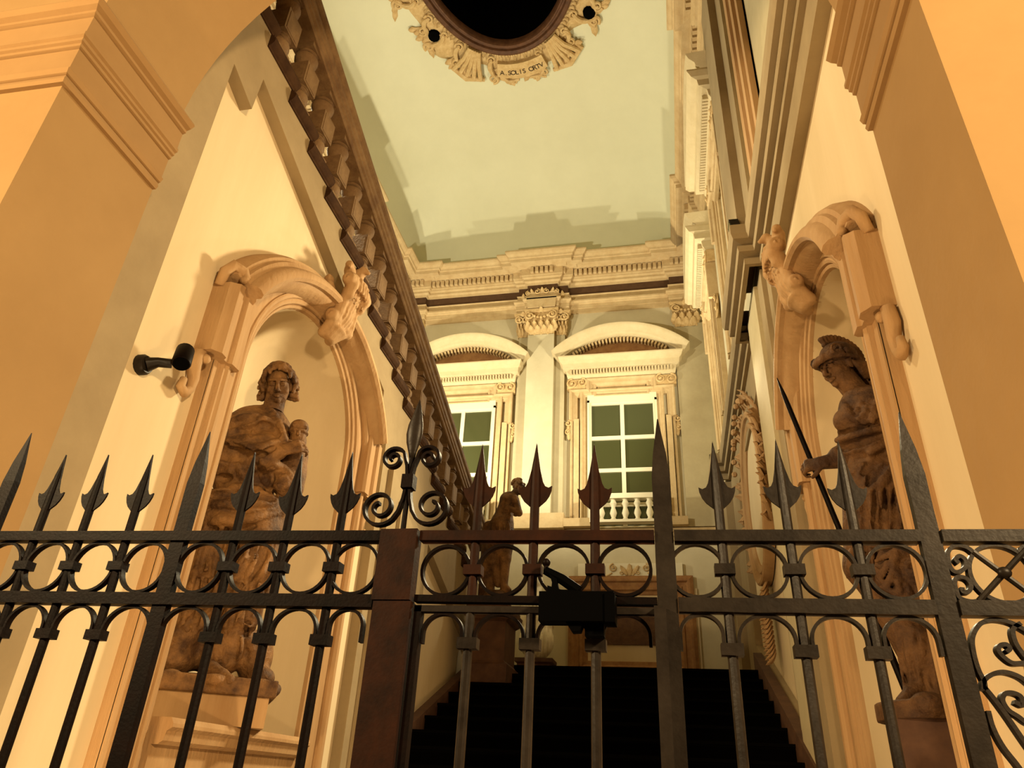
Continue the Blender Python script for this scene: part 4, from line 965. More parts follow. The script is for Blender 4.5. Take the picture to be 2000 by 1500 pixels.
# ================================================================== OCULUS FRAME
t = thing('oculus_surround', 'cream rococo stucco frame with inscription around the oval ceiling opening', 'ceiling ornament')
mO = lambda a, b, d: (a, b, zo-d)
def el(k, n=72): return [(ocx+orx*k*math.cos(2*PI*i/n), ocy+ory*k*math.sin(2*PI*i/n)) for i in range(n)]
B().sweep(el(1.0), [(.03, -.1), (.03, .05), (.0, .10), (-.03, .10), (-.05, .07), (-.09, .07), (-.11, .13), (-.17, .16), (-.21, .14), (-.22, .0), (-.22, -.05)], mO, closed=True).obj('inner_ring', M['wood'], t, smooth=AS)
random.seed(11)
def E_(a, k): return np.array([ocx+(orx+k)*math.cos(a), ocy+(ory+k)*math.sin(a)])
b = B(); n = 150
for i in range(n):
    a = 2*PI*i/n; p = E_(a, .25); q = E_(a+.03*random.choice((-1, 1)), .36)
    leaf(b, p, q, .05, mO, .08, .16, n=4)
b.obj('leaf_band', M['stucco'], t, smooth=AS, kind='stuff')
# broad shell-like ground with a ragged edge
def ragged(a): return .62+.10*math.sin(a*6)+.09*math.sin(a*11+1)+.06*math.sin(a*19)+.10*math.sin(a*3+.5)
b = B(); N_ = 160; vs = []
for i in range(N_):
    a = 2*PI*i/N_; rg = ragged(a)
    for k, d in ((.2, .06), (.45, .09), (.2+rg*.6, .07), (.22+rg*.85, .02), (.22+rg*.85, -.1)): vs.append(mO(*E_(a, k), d))
b.add(vs, [(i*5+k, ((i+1) % N_)*5+k, ((i+1) % N_)*5+k+1, i*5+k+1) for i in range(N_) for k in range(4)])
b.obj('ground_band', M['stucco'], t, smooth=True)
def cscroll(b, a, k0, k1, sgn, r=.16, w=.045):
    p0, p1 = E_(a, k0), E_(a+sgn*.07, k1); mid = E_(a-sgn*.05, (k0+k1)/2)
    pts = [tuple((1-u)**2*p0+2*u*(1-u)*mid+u*u*p1) for u in np.linspace(0, 1, 9)]
    b.tube([mO(x, y, .13) for x, y in pts], [w*(.6+.7*math.sin(PI*min(1, i/8+.1))) for i in range(9)], 8)
    volute(b, p1+np.array([r*.5*sgn*math.sin(a), -r*.5*sgn*math.cos(a)]), r*.62, mO, .11, sgn, 1.5, w*.8, a0=a)
    volute(b, p0, r*.5, mO, .11, -sgn, 1.4, w*.7, a0=a+1)
k = 0
for a in np.linspace(0, 2*PI, 35)[:-1]:
    if abs(a-math.radians(88)) < .17: k += 1; continue
    b = B(); sgn = 1 if k % 2 else -1
    cscroll(b, a, .38, .78+.12*math.sin(k*2.1), sgn, .20, .05)
    an = a+sgn*.06
    for j in range(4):
        p = E_(an+.03*(j-1.5), .52+.06*j); q = E_(an+sgn*(.05+.045*j), .86+.10*math.sin(k+j*1.7)+.05*j)
        leaf(b, p, q, .10, mO, .06, .15, n=5)
    b.obj('acanthus_scroll', M['stucco'], t, smooth=AS); k += 1
# tied ribs crossing the frame (fluted straps)
for a in (math.radians(-62), math.radians(-118), math.radians(62), math.radians(118), math.radians(0), math.radians(180)):
    b = B()
    for j in range(5):
        p = E_(a+(j-2)*.028, .24); q = E_(a+(j-2)*.040, .55); r_ = E_(a+(j-2)*.062, .98)
        b.tube([mO(*p, .16), mO(*q, .20), mO(*r_, .12)], [.05, .055, .06], 8)
    b.tube([mO(*E_(a-.16, .97), .08), mO(*E_(a, 1.04), .14), mO(*E_(a+.16, .97), .08)], [.05, .075, .05], 8)
    b.obj('fluted_strap', M['stucco'], t, smooth=AS)
# round openings with drips
for a, k_ in ((math.radians(141), .56), (math.radians(38), .68), (math.radians(-141), .56), (math.radians(-38), .68)):
    c0 = E_(a, k_); b = B(); b.tube([mO(*c0, .02), mO(*c0, .16)], [.15, .13], 12); b.obj('dark_hole', M['void'], t)
# inscription on a ribbon: A SOLIS ORTV
ai, kk = math.radians(82), .50
b = B(); pts = [E_(math.radians(87-15+30*i/20), .40) for i in range(21)]; pts2 = [E_(math.radians(87-15+30*i/20), .74+.06*math.sin(PI*i/20)) for i in range(21)]
vs = [mO(*p, .20) for p in pts]+[mO(*p, .20) for p in pts2]+[mO(*p, .05) for p in pts]+[mO(*p, .05) for p in pts2]
b.add(vs, [(i, i+1, 22+i, 21+i) for i in range(20)]+[(42+i, 43+i, 1+i, i) for i in range(20)]+[(63+i, 21+i, 22+i, 64+i) for i in range(20)]+[(42, 0, 21, 63), (62, 83, 41, 20)])
rib = b.obj('inscription_ribbon', M['stucco'], t)
for s_ in (-1, 1):
    b = B(); volute(b, E_(math.radians(87+s_*6), .92), .085, mO, .12, s_, 1.5, .04); b.tube([mO(*E_(math.radians(87+s_*13), .74), .14), mO(*E_(math.radians(87+s_*9), .90), .14), mO(*E_(math.radians(87+s_*3), .86), .14)], [.04, .05, .04], 8)
    b.obj('acanthus_scroll', M['stucco'], t, smooth=AS)
txt = 'A.SOLIS ORTV'
for i, ch in enumerate(txt):
    if ch == ' ': continue
    cu = bpy.data.curves.new('letter', 'FONT'); cu.body = ch; cu.size = .165; cu.align_x = 'CENTER'; cu.extrude = .006
    a = math.radians(87+12.2-2.22*i); p = E_(a, .68)
    to = bpy.data.objects.new('tmp', cu); C.objects.link(to); bpy.context.view_layer.update()
    me = bpy.data.meshes.new_from_object(to.evaluated_get(bpy.context.evaluated_depsgraph_get())); bpy.data.objects.remove(to)
    me.materials.clear(); me.materials.append(M['letter'])
    o = link('letter', me, rib)
    # letters face down, tops towards the opening
    upv = Vector((math.cos(a)*-1, math.sin(a)*-1, 0)); nrm = Vector((0, 0, -1)); rt = upv.cross(nrm)
    mw = Matrix((rt, upv, nrm)).transposed().to_4x4(); mw.translation = Vector((p[0], p[1], zo-.203)); o.matrix_world = mw

RL = [[(-0.363, 3.89), (-0.276, 3.853), (-0.185, 3.84), (-0.095, 3.872), (-0.01, 3.931), (0.078, 3.992)], [(-0.251, 4.034), (-0.191, 4.094), (-0.131, 4.121), (-0.061, 4.103), (0.021, 4.027)], [(-0.211, 3.959), (-0.135, 4.021), (-0.058, 4.047), (0.003, 4.032), (0.052, 3.995)], [(-0.193, 4.295), (-0.125, 4.253), (-0.06, 4.18), (0.01, 4.081), (0.074, 3.991)], [(-0.241, 3.699), (-0.189, 3.639), (-0.166, 3.573)], [(-0.123, 3.776), (-0.071, 3.679), (0.002, 3.561), (0.054, 3.501)], [(-0.077, 3.785), (0.01, 3.677), (0.068, 3.547)], [(-0.279, 3.727), (-0.282, 3.638), (-0.351, 3.599)], [(-0.362, 3.452), (-0.274, 3.468), (-0.178, 3.519), (-0.099, 3.516), (-0.016, 3.497), (0.093, 3.465)], [(-0.364, 3.334), (-0.259, 3.369), (-0.145, 3.372), (-0.029, 3.409), (0.104, 3.449)], [(0.015, 3.731), (0.137, 3.647), (0.186, 3.603)], [(0.033, 3.762), (0.152, 3.695), (0.194, 3.649)], [(0.077, 3.583), (0.188, 3.595)], [(-0.324, 3.2), (-0.254, 3.258), (-0.16, 3.216)], [(-0.165, 3.238), (-0.029, 3.301), (0.133, 3.363)], [(0.002, 2.723), (0.054, 2.913), (0.081, 3.083)], [(-0.067, 2.757), (-0.005, 2.894), (0.047, 3.044)], [(0.088, 2.756), (0.153, 2.894), (0.178, 3.03)], [(-0.372, 2.696), (-0.306, 2.788), (-0.194, 2.825)], [(-0.379, 2.799), (-0.221, 2.853)], [(-0.11, 2.901), (-0.012, 2.925)], [(-0.046, 2.531), (0.025, 2.575), (0.152, 2.549)], [(-0.041, 2.512), (0.084, 2.491), (0.155, 2.534)], [(-0.109, 2.464), (-0.083, 2.27)], [(-0.066, 2.469), (-0.027, 2.237)], [(-0.009, 2.455), (0.04, 2.244)], [(0.056, 2.432), (0.068, 2.246)], [(-0.271, 2.566), (-0.191, 2.395)], [(-0.319, 2.56), (-0.247, 2.468)], [(0.096, 2.436), (0.168, 2.334)]]
GL = [[(-0.353, 3.847), (-0.259, 3.812), (-0.177, 3.801), (-0.087, 3.833), (-0.002, 3.891)], [(-0.199, 3.98), (-0.136, 4.064), (-0.065, 4.079), (0.014, 4.02)], [(-0.35, 3.565), (-0.277, 3.583)], [(-0.376, 3.416), (-0.311, 3.431), (-0.24, 3.453), (-0.183, 3.475)], [(-0.104, 3.762), (-0.023, 3.644), (0.057, 3.527)], [(-0.06, 3.48), (0.019, 3.477), (0.084, 3.472)], [(-0.302, 3.148), (-0.153, 3.183), (-0.014, 3.228)], [(0.042, 2.729), (0.097, 2.908), (0.127, 3.068)], [(-0.033, 2.74), (0.026, 2.898), (0.062, 3.024)], [(-0.011, 2.465), (0.091, 2.456), (0.19, 2.467)], [(-0.09, 2.466), (-0.055, 2.254)], [(-0.033, 2.452), (0.006, 2.24)], [(0.027, 2.429), (0.054, 2.245)], [(-0.335, 2.743), (-0.218, 2.837)]]
RR = [[(-0.104, 4.123), (-0.078, 4.011), (-0.031, 3.95)], [(-0.164, 3.887), (-0.055, 3.894), (0.049, 3.918), (0.101, 3.934)], [(-0.178, 3.846), (-0.102, 3.868), (-0.004, 3.859), (0.096, 3.867)], [(-0.173, 3.786), (-0.084, 3.805), (0.019, 3.83), (0.098, 3.841)], [(-0.175, 3.727), (-0.066, 3.743), (0.051, 3.774), (0.097, 3.799)], [(-0.141, 3.63), (-0.05, 3.674), (0.054, 3.715), (0.11, 3.755)], [(-0.123, 3.57), (-0.041, 3.648), (0.062, 3.681)], [(-0.106, 3.511), (-0.035, 3.598), (0.028, 3.645), (0.1, 3.667)], [(-0.071, 3.474), (0.002, 3.576), (0.102, 3.642)], [(-0.027, 3.452), (0.037, 3.547), (0.108, 3.6)], [(0.011, 3.439), (0.056, 3.504), (0.104, 3.545)], [(-0.114, 3.214), (-0.069, 3.353), (-0.006, 3.467)], [(-0.036, 3.301), (0.026, 3.414)], [(-0.299, 2.797), (-0.246, 2.927), (-0.217, 3.038)], [(-0.232, 2.77), (-0.182, 2.944)], [(0.006, 2.526), (0.072, 2.483), (0.123, 2.461)], [(0.017, 2.485), (-0.027, 2.309)], [(0.066, 2.453), (0.02, 2.27)], [(0.112, 2.452), (0.097, 2.212)]]
GR = [[(-0.177, 3.761), (-0.088, 3.78), (0.001, 3.807), (0.096, 3.829)], [(-0.137, 3.654), (-0.074, 3.694), (-0.023, 3.669)], [(-0.063, 3.561), (0.005, 3.632), (0.091, 3.692)], [(-0.043, 3.478), (0.014, 3.566), (0.093, 3.627)], [(-0.174, 3.867), (-0.071, 3.88), (0.045, 3.897)]]

# ---------------------------------------------------------------- draped youth in the left niche
SLc = (-3.12, 4.92); vL = (-.536, .845); DL = math.hypot(*SLc); p_ = viewer(DL); xfL = frame_xf(SLc, vL)
st = thing('statue', 'brown stone statue of a curly haired draped youth holding a masked staff, left niche', 'statue')
c = Clay((-.62, -.42, 1.98), (.46, .52, 4.42), .0115)
c.ell(p_(-.15, 4.00), (.25, .19, .24), .05); c.ell(p_(-.16, 3.62), (.25, .19, .28), .06); c.ell(p_(-.10, 3.30), (.27, .21, .24), .06)
c.cap(p_(-.075, 4.10, .02), p_(-.072, 4.40, .07), .085, .075, .04); c.ell(p_(-.36, 3.93), (.14, .16, .15), .06); c.ell(p_(-.02, 4.05), (.11, .14, .13), .06)
c.cap(p_(-.27, 3.15), p_(-.30, 2.30, .0), .19, .17, .06); c.cap(p_(.02, 3.22, .07), p_(.05, 2.84, .17), .17, .135, .06); c.cap(p_(.05, 2.84, .17), p_(-.02, 2.28, .05), .135, .13, .06)
c.ell(p_(-.11, 2.72), (.26, .19, .55), .08); c.ell(p_(-.05, 2.33, .02), (.15, .16, .22), .05)
# upper arm, forearm crossing under the shawl, raised hand on the staff
c.cap(p_(-.41, 3.90, .04), p_(-.42, 3.70, .12), .11, .10, .05); c.cap(p_(-.41, 3.74, .12), p_(-.02, 3.80, .27), .095, .075, .04); c.cap(p_(-.05, 3.795, .26), p_(.05, 3.87, .29), .078, .06, .02)
c.cap(p_(.0, 4.02, .0), p_(.17, 3.70, .05), .11, .11, .05); c.cap(p_(.17, 3.70, .05), p_(.16, 3.60, .14), .11, .10, .05)
c.cap(p_(.20, 3.86, .08), p_(.20, 3.58, .06), .085, .10, .03)
# shawl across the chest, heavy lower edge
c.ell(p_(-.15, 4.0, .04), (.26, .21, .15), .04); c.cap(p_(-.27, 4.08, .02), p_(-.42, 3.92, .06), .10, .10, .05); c.cap(p_(-.42, 3.90, .10), p_(-.18, 3.89, .22), .075, .085, .04); c.cap(p_(-.18, 3.89, .22), p_(.04, 3.985, .23), .085, .05, .04)
c.path([p_(-.42, 3.90, .16), p_(-.276, 3.86, .26), p_(-.185, 3.845, .30), p_(-.095, 3.872, .31), p_(-.01, 3.93, .29), p_(.075, 3.99, .24)], [.038, .045, .048, .044, .036, .026], .02)
c.path([p_(-.44, 3.79, .22), p_(-.28, 3.785, .27), p_(-.17, 3.775, .29), p_(-.07, 3.82, .29)], [.07, .08, .07, .04], .015, True)
# sash and fallen drapery over the hips
c.path([p_(-.42, 3.40, .10), p_(-.26, 3.38, .19), p_(-.12, 3.40, .21), p_(.03, 3.43, .19), p_(.13, 3.44, .10)], [.07, .08, .08, .07, .05], .03)
c.path([p_(-.42, 3.25, .10), p_(-.25, 3.24, .19), p_(-.05, 3.30, .22), p_(.15, 3.38, .12)], [.07, .075, .065, .05], .03)
c.cap(p_(.14, 3.38, .05), p_(.17, 2.75, .04), .06, .07, .04)
# rock and cast off drapery by the left leg, feet, plinth
c.ell(p_(-.32, 2.42, .12), (.13, .14, .20), .03); c.ell(p_(-.36, 2.22, .10), (.16, .16, .12), .03); c.ell(p_(.20, 2.28, -.02), (.12, .14, .20), .04); c.ell(p_(.26, 2.15, .06), (.10, .12, .08), .03)
folds(c, p_, RL, .040, k=.010); folds(c, p_, GL, .040, True, k=.010)
rnd = random.Random(5)
ex = [[(r0+rnd.uniform(-.02, .02), z0), (r0+rnd.uniform(-.05, .05), z0-.18), (r0+rnd.uniform(-.08, .04), z0-.36)] for r0 in np.linspace(-.36, .14, 9) for z0 in (3.18, 2.78)]
folds(c, p_, ex, .028, k=.010); folds(c, p_, [[(a+.032, b) for a, b in l] for l in ex], .028, True, k=.010)
folds(c, p_, [[(-.40, 4.03), (-.30, 4.11), (-.17, 4.16)], [(-.40, 3.96), (-.30, 4.03), (-.20, 4.08)]], .032, k=.010); folds(c, p_, [[(-.40, 3.99), (-.30, 4.065), (-.19, 4.12)], [(-.38, 3.93), (-.28, 3.98), (-.20, 3.99)]], .026, True, k=.010)
c.path([p_(-.10, 2.19, .20), p_(.0, 2.14, .30), p_(.06, 2.12, .35)], [.055, .045, .035], .02)
for q in range(5): c.cap(p_(.03+.018*q, 2.125-.006*q, .33-.012*q), p_(.055+.018*q, 2.105-.006*q, .37-.014*q), .017-.0015*q, .013-.001*q, .006)
hand(c, p_(.075, 3.895, .30), (.9, .12, .42), (-.1, .9, .3), 1.45, .75, thumb=1)
link('body', c.mesh('body', M['statue'], xfL), st)
c = Clay((-.36, -.16, 4.18), (.24, .42, 4.78), .0062)
Rh = rotm(yaw=math.radians(4), pitch=math.radians(-20), roll=math.radians(-9)); hc = p_(-.075, 4.468, .13)
head(c, hc, Rh, 1.36); c.cap(hc+np.array((0, -.02, -.10)), p_(-.075, 4.16, .04), .082, .088, .02)
link('head', c.mesh('head', M['statue'], xfL), st)
c = Clay((-.42, -.24, 4.14), (.30, .42, 4.84), .0075); T = lambda *q: hc+Rh @ (np.array(q)*1.36)
c.ell(T(0, -.03, .055), np.array((.079, .088, .076))*1.36, .01, False, Rh); c.ell(T(0, .118, -.030), np.array((.064, .080, .100))*1.36, .01, True, Rh)
rnd = random.Random(2)
for i in range(30):
    a = 2*PI*i/30; side = abs(math.sin(a)); front = max(0, math.cos(a))
    P = []
    for j in range(6):
        u = j/5; el_ = 1.38-u*(.80+1.10*(1-front)+.25*side)
        rr = .083+.013*u*(1+side)+.006*math.sin(j*2.2+i); w = a+.16*math.sin(j*1.7+i*2.3)
        P.append(T(rr*math.cos(el_)*math.sin(w)*1.0, rr*1.12*math.cos(el_)*math.cos(w)-.012, .04+.105*math.sin(el_)-(.035*u*u if front < .5 else 0)))
    c.path(P, [.014, .016, .017, .018, .019, .013], .006)
    if front < .2:
        e = P[-1]; o = Rh @ np.array((math.sin(a), math.cos(a), -.3)); c.cap(e, e+o*.035, .024, .018, .008); c.cap(e+o*.035, e+o*.03+np.array((0, 0, .03)), .018, .013, .008)
for s_ in (-1, 1):
    for j in range(5): c.ell(T(s_*(.088+.010*math.sin(j*2.1)), -.022-.012*(j % 2), .045-.031*j), np.array((.020, .026, .021))*1.36, .006, False, Rh)
    for j in range(4): c.path([T(s_*.080, -.02, .03-.034*j), T(s_*(.105+.006*(j % 2)), -.012, .022-.034*j), T(s_*(.112+.006*(j % 2)), .008, .010-.034*j)], [.024, .020, .011], .006)
link('hair', c.mesh('hair', M['statue'], xfL), st)
# staff topped by a small hooded mask head held in the raised hand
c = Clay((-.06, -.14, 3.40), (.42, .42, 4.26), .0075)
kc = p_(.165, 4.115, .16)
c.ell(kc, (.076, .078, .070), .01); c.ell(kc+np.array((0, 0, -.045)), (.083, .083, .024), .008); c.cap(kc+np.array((0, 0, -.05)), kc+np.array((.01, .0, -.13)), .062, .066, .012)
c.cap(kc+np.array((-.05, .055, -.01)), kc+np.array((.05, .06, -.012)), .014, .014, .006); c.cap(kc+np.array((0, .07, -.055)), kc+np.array((0, .082, -.085)), .012, .016, .006)
for x in (-1, 1): c.ell(kc+np.array((x*.028, .072, -.062)), (.014, .012, .010), .004, True)
c.cap(kc+np.array((.01, 0, -.12)), p_(.215, 3.70, .10), .065, .06, .02); c.cap(p_(.215, 3.70, .10), p_(.19, 3.46, .06), .06, .035, .02)
rnd = random.Random(9)
for i in range(36):
    a = rnd.uniform(0, PI); z = rnd.uniform(3.55, 3.9); c.ell(p_(.20+.068*math.cos(a), z, .10+.062*math.sin(a)), (.012, .012, .010), .004)
link('mask_staff', c.mesh('mask_staff', M['statue'], xfL), st, label='hooded mask on a staff')
c = Clay((-.62, -.46, 1.78), (.50, .56, 2.24), .0125)
c.cap((-.34, .05, 2.04), (.24, .05, 2.04), .10, .10, .02)
w = c._win((-.55, -.36, 1.96), (.42, .44, 2.14)); c.D[w[0]] = np.minimum(c.D[w[0]], np.maximum(np.maximum(abs(w[1][0]+.07)-.44, abs(w[1][1]-.04)-.33), abs(w[1][2]-2.05)-.055).astype(np.float32))
for i in range(16): a = rnd.uniform(0, 2*PI); c.ell((-.07+.42*math.cos(a), .04+.31*math.sin(a), 2.06+rnd.uniform(-.02, .03)), (.07, .06, .045), .02)
link('rock_base', c.mesh('rock_base', M['statue'], xfL), st)
bq = B(); q0 = xfL(np.array([(-.47, -.28, 1.812), (.33, -.28, 1.812), (.33, .33, 1.812), (-.47, .33, 1.812), (-.47, -.28, 2.0), (.33, -.28, 2.0), (.33, .33, 2.0), (-.47, .33, 2.0)]))
bq.add(q0.tolist(), [(0, 3, 2, 1), (4, 5, 6, 7), (0, 1, 5, 4), (1, 2, 6, 5), (2, 3, 7, 6), (3, 0, 4, 7)]).obj('pedestal', M['stone'], st)

# ---------------------------------------------------------------- helmeted warrior woman in the right niche
SRc = (1.42, 5.0); vR = (.273, .962); DR = math.hypot(*SRc); p_ = viewer(DR); xfR = frame_xf(SRc, vR)
st = thing('statue', 'dark brown stone statue of a helmeted armoured woman gripping a spear, right niche', 'statue')
c = Clay((-.52, -.40, 1.98), (.50, .50, 4.36), .0115)
c.ell(p_(.05, 3.98), (.21, .19, .22), .05); c.ell(p_(-.10, 3.97, .08), (.095, .10, .09), .03); c.ell(p_(.06, 3.97, .12), (.095, .10, .09), .03)
c.ell(p_(.04, 3.72), (.20, .18, .22), .06); c.ell(p_(.03, 3.45), (.22, .19, .26), .06)
c.cap(p_(.03, 4.12, .0), p_(-.06, 4.36, .02), .075, .07, .04); c.ell(p_(.16, 4.08), (.13, .14, .12), .05); c.ell(p_(-.02, 4.07, -.02), (.10, .13, .11), .05)
c.cap(p_(-.09, 3.30, .04), p_(-.17, 2.92, .10), .15, .12, .06); c.cap(p_(-.17, 2.92, .10), p_(-.02, 2.45, .04), .11, .08, .06); c.cap(p_(.12, 3.30), p_(.12, 2.20, .0), .17, .12, .06)
c.ell(p_(.0, 3.00), (.22, .17, .42), .08); c.cap(p_(.03, 2.60, .02), p_(.04, 2.12, .02), .13, .10, .05)
c.cap(p_(.0, 2.18, .08), p_(-.10, 2.10, .18), .06, .045, .03); c.cap(p_(.10, 2.16, .08), p_(.08, 2.10, .24), .06, .04, .03)
# arms: far arm reaching to the spear, near arm down to the shield
c.cap(p_(-.06, 4.0, -.10), p_(-.14, 3.72, -.02), .085, .075, .04); c.cap(p_(-.12, 3.68, -.02), p_(-.335, 3.675, .05), .068, .045, .03); c.ell(p_(-.19, 3.72, .0), (.075, .08, .06), .03)
c.cap(p_(.22, 4.02, .02), p_(.26, 3.60, .10), .09, .075, .04); c.cap(p_(.26, 3.60, .10), p_(.14, 3.22, .20), .07, .055, .04)
hand(c, p_(-.295, 3.672, .055), (-1, .0, -.02), (.0, .85, .5), 1.4, 1.05, thumb=1)
# rolled tunic edges, cuirass scales, skirt hems
folds(c, p_, RR, .036, k=.010); folds(c, p_, GR, .040, True, k=.010)
c.path([p_(-.19, 3.83, .10), p_(-.09, 3.85, .18), p_(.02, 3.865, .19), p_(.12, 3.87, .17)], .022, .015)
rnd = random.Random(4)
for i in range(42):
    r_, z_ = rnd.uniform(-.03, .16), rnd.uniform(3.92, 4.10)
    for d in np.arange(.4, -.1, -.01):
        if c.val(p_(r_, z_, d)) < 0: c.ell(p_(r_, z_, d), (.020, .016, .020), .006); break
ex = [[(r0, z0), (r0-.03+rnd.uniform(-.02, .02), z0-.2), (r0-.05+rnd.uniform(-.03, .03), z0-.4)] for r0 in np.linspace(-.17, .20, 7) for z0 in (3.42, 3.02)]
folds(c, p_, ex, .028, k=.010); folds(c, p_, [[(a+.030, b) for a, b in l] for l in ex], .026, True, k=.010)
ex = [[(r0, 2.56), (r0-.01, 2.36), (r0-.02, 2.16)] for r0 in np.linspace(-.06, .16, 6)]
folds(c, p_, ex, .013, k=.012)
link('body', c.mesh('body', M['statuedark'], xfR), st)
c = Clay((-.42, -.26, 4.12), (.26, .34, 4.74), .0062)
Rh = rotm(yaw=math.radians(48), pitch=math.radians(-16)); hc = p_(-.078, 4.415, .03)
head(c, hc, Rh, 1.36); c.cap(hc+np.array((.0, -.01, -.08)), p_(.02, 4.12, .0), .078, .085, .02)
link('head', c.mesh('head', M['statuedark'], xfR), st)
c = Clay((-.46, -.34, 4.08), (.36, .40, 4.86), .0075); T = lambda *q: hc+Rh @ (np.array(q)*1.36)
c.ell(T(0, -.020, .060), np.array((.086, .108, .088))*1.36, .01, False, Rh); c.ell(T(0, .09, -.035), np.array((.072, .07, .075))*1.36, .006, True, Rh)
for hz, hr in ((0, 1.0), (.012, .86), (.024, .70)): c.path([T(-.085, .035, .030+hz), T(-.062, .092*(.6+.4*hr), .040+hz), T(-.03, .128*(.5+.5*hr), .036+hz), T(0, .142*(.45+.55*hr), .032+hz), T(.03, .128*(.5+.5*hr), .036+hz), T(.062, .092*(.6+.4*hr), .040+hz), T(.085, .035, .030+hz)], .019, .014)
c.path([T(-.085, .03, .032), T(-.09, -.05, .01), T(-.06, -.11, -.02)], .014, .008); c.path([T(.085, .03, .032), T(.09, -.05, .01), T(.06, -.11, -.02)], .014, .008)
for s_ in (-1, 1):
    P = [T(s_*.088, .05-.06*math.cos(q)*(.4+.1*q)+.0, .07+.03*math.sin(q)) for q in np.linspace(0, 5, 9)]; c.path(P, .009, .005); c.ell(T(s_*.090, .0, .055), np.array((.014, .018, .018))*1.36, .005)
    for j in range(6): c.path([T(s_*.07, -.01-.016*j, .0-.006*j), T(s_*.085, -.03-.014*j, -.035), T(s_*.075, -.05-.012*j, -.075), T(s_*.06, -.07-.01*j, -.105)], [.016, .019, .018, .012], .008)
for j in range(8): c.path([T(-.06+.017*j, -.10, .0), T(-.05+.015*j, -.125, -.06), T(-.04+.012*j, -.12, -.13), T(-.03+.01*j, -.10, -.19)], [.020, .022, .022, .012], .010)
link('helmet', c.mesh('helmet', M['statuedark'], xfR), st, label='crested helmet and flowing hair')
c = Clay((-.42, -.34, 4.30), (.36, .40, 4.92), .007)
for j in range(15):
    q = math.radians(66+j*9.5); y, z = .118*math.cos(q), .118*math.sin(q); c.cap(T(0, y*.95-.015, .055+z*.82), T(0, y*1.34-.02, .055+z*1.12), .0165, .021, .004)
c.path([T(0, .118*.95*math.cos(q)-.015, .055+.118*.82*math.sin(q)) for q in np.linspace(math.radians(62), math.radians(205), 12)], .020, .006)
link('crest', c.mesh('crest', M['statuedark'], xfR), st)
bq = B(); P0, P1 = p_(-.524, 4.391, .015), p_(-.069, 2.138, .015); dd = P1-P0
sp = [P0-dd*.012, P0, P0+dd*.06, P0+dd*.10, P0+dd*.5, P1]
bq.tube(xfR(np.array(sp)).tolist(), [.003, .006, .016, .018, .019, .021], 10); bq.obj('spear', M['iron'], st, smooth=AS, label='dark iron spear')
# shield with a snake haired mask leaning at her side
c = Clay((-.20, -.05, 2.48), (.48, .50, 3.16), .0085); sc = p_(.13, 2.85, .24)
c.ell(sc, (.24, .055, .25), .01); c.ell(sc+np.array((0, .05, 0)), (.10, .06, .115), .02)
for x in (-1, 1): c.ell(sc+np.array((x*.035, .105, .02)), (.02, .02, .014), .006, True); c.cap(sc+np.array((x*.012, .105, .045)), sc+np.array((x*.06, .09, .05)), .011, .010, .006)
c.cap(sc+np.array((0, .105, .03)), sc+np.array((0, .118, -.015)), .011, .016, .008); c.cap(sc+np.array((-.035, .10, -.05)), sc+np.array((.035, .10, -.05)), .010, .010, .004, True)
for i in range(17):
    a = 2*PI*i/17; P = [sc+np.array(((.10+.032*j)*math.cos(a+.22*math.sin(j*1.9+i)), .065+.012*math.sin(j*1.4), (.11+.030*j)*math.sin(a+.22*math.sin(j*1.9+i)))) for j in range(5)]; c.path(P, [.020, .022, .021, .018, .013], .007)
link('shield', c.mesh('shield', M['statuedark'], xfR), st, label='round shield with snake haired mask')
c = Clay((-.48, -.46, 1.78), (.50, .54, 2.24), .0125)
w = c._win((-.34, -.32, 1.94), (.34, .40, 2.12)); c.D[w[0]] = np.minimum(c.D[w[0]], np.maximum(np.sqrt(((w[1][0]-.02)/.30)**2+((w[1][1]-.04)/.32)**2)*.3-.28, abs(w[1][2]-2.04)-.05).astype(np.float32))
for i in range(14): a = rnd.uniform(0, 2*PI); c.ell((.02+.25*math.cos(a), .04+.27*math.sin(a), 2.05+rnd.uniform(-.02, .03)), (.07, .06, .045), .02)
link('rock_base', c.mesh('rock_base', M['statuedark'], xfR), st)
q0 = xfR(np.array([(-.20, -.24, 1.49), (.26, -.24, 1.49), (.26, .28, 1.49), (-.20, .28, 1.49), (-.20, -.24, 2.0), (.26, -.24, 2.0), (.26, .28, 2.0), (-.20, .28, 2.0)]))
B().add(q0.tolist(), [(0, 3, 2, 1), (4, 5, 6, 7), (0, 1, 5, 4), (1, 2, 6, 5), (2, 3, 7, 6), (3, 0, 4, 7)]).obj('pedestal', M['skirt'], st)

# ---------------------------------------------------------------- figure on the newel pedestal
SNc = (-2.40, 10.1); vN = np.array(SNc)/math.hypot(*SNc); p_ = viewer(math.hypot(*SNc)); xfN = frame_xf(SNc, vN)
st = thing('statue', 'small brown stone figure with bare back leaning on the newel pedestal', 'statue')
c = Clay((-.42, -.36, 3.70), (.52, .36, 5.72), .0125)
c.cap(p_(.10, 5.33), p_(.04, 5.05), .13, .125, .05); c.cap(p_(.04, 5.10), p_(.03, 4.92), .125, .16, .05); c.cap(p_(.15, 5.38), p_(.235, 5.53), .062, .055, .04); c.ell(p_(.12, 5.36), (.13, .15, .09), .05)
c.cap(p_(.20, 5.36, .08), p_(.27, 5.15, .12), .062, .052, .02); c.cap(p_(.27, 5.15, .12), p_(.16, 5.20, .16), .05, .04, .02); c.cap(p_(.10, 5.36, -.12), p_(.22, 5.14, -.08), .06, .05, .02); hand(c, p_(.17, 5.20, .15), (-1, .1, .3), (0, 1, 0), 1.0, .6)
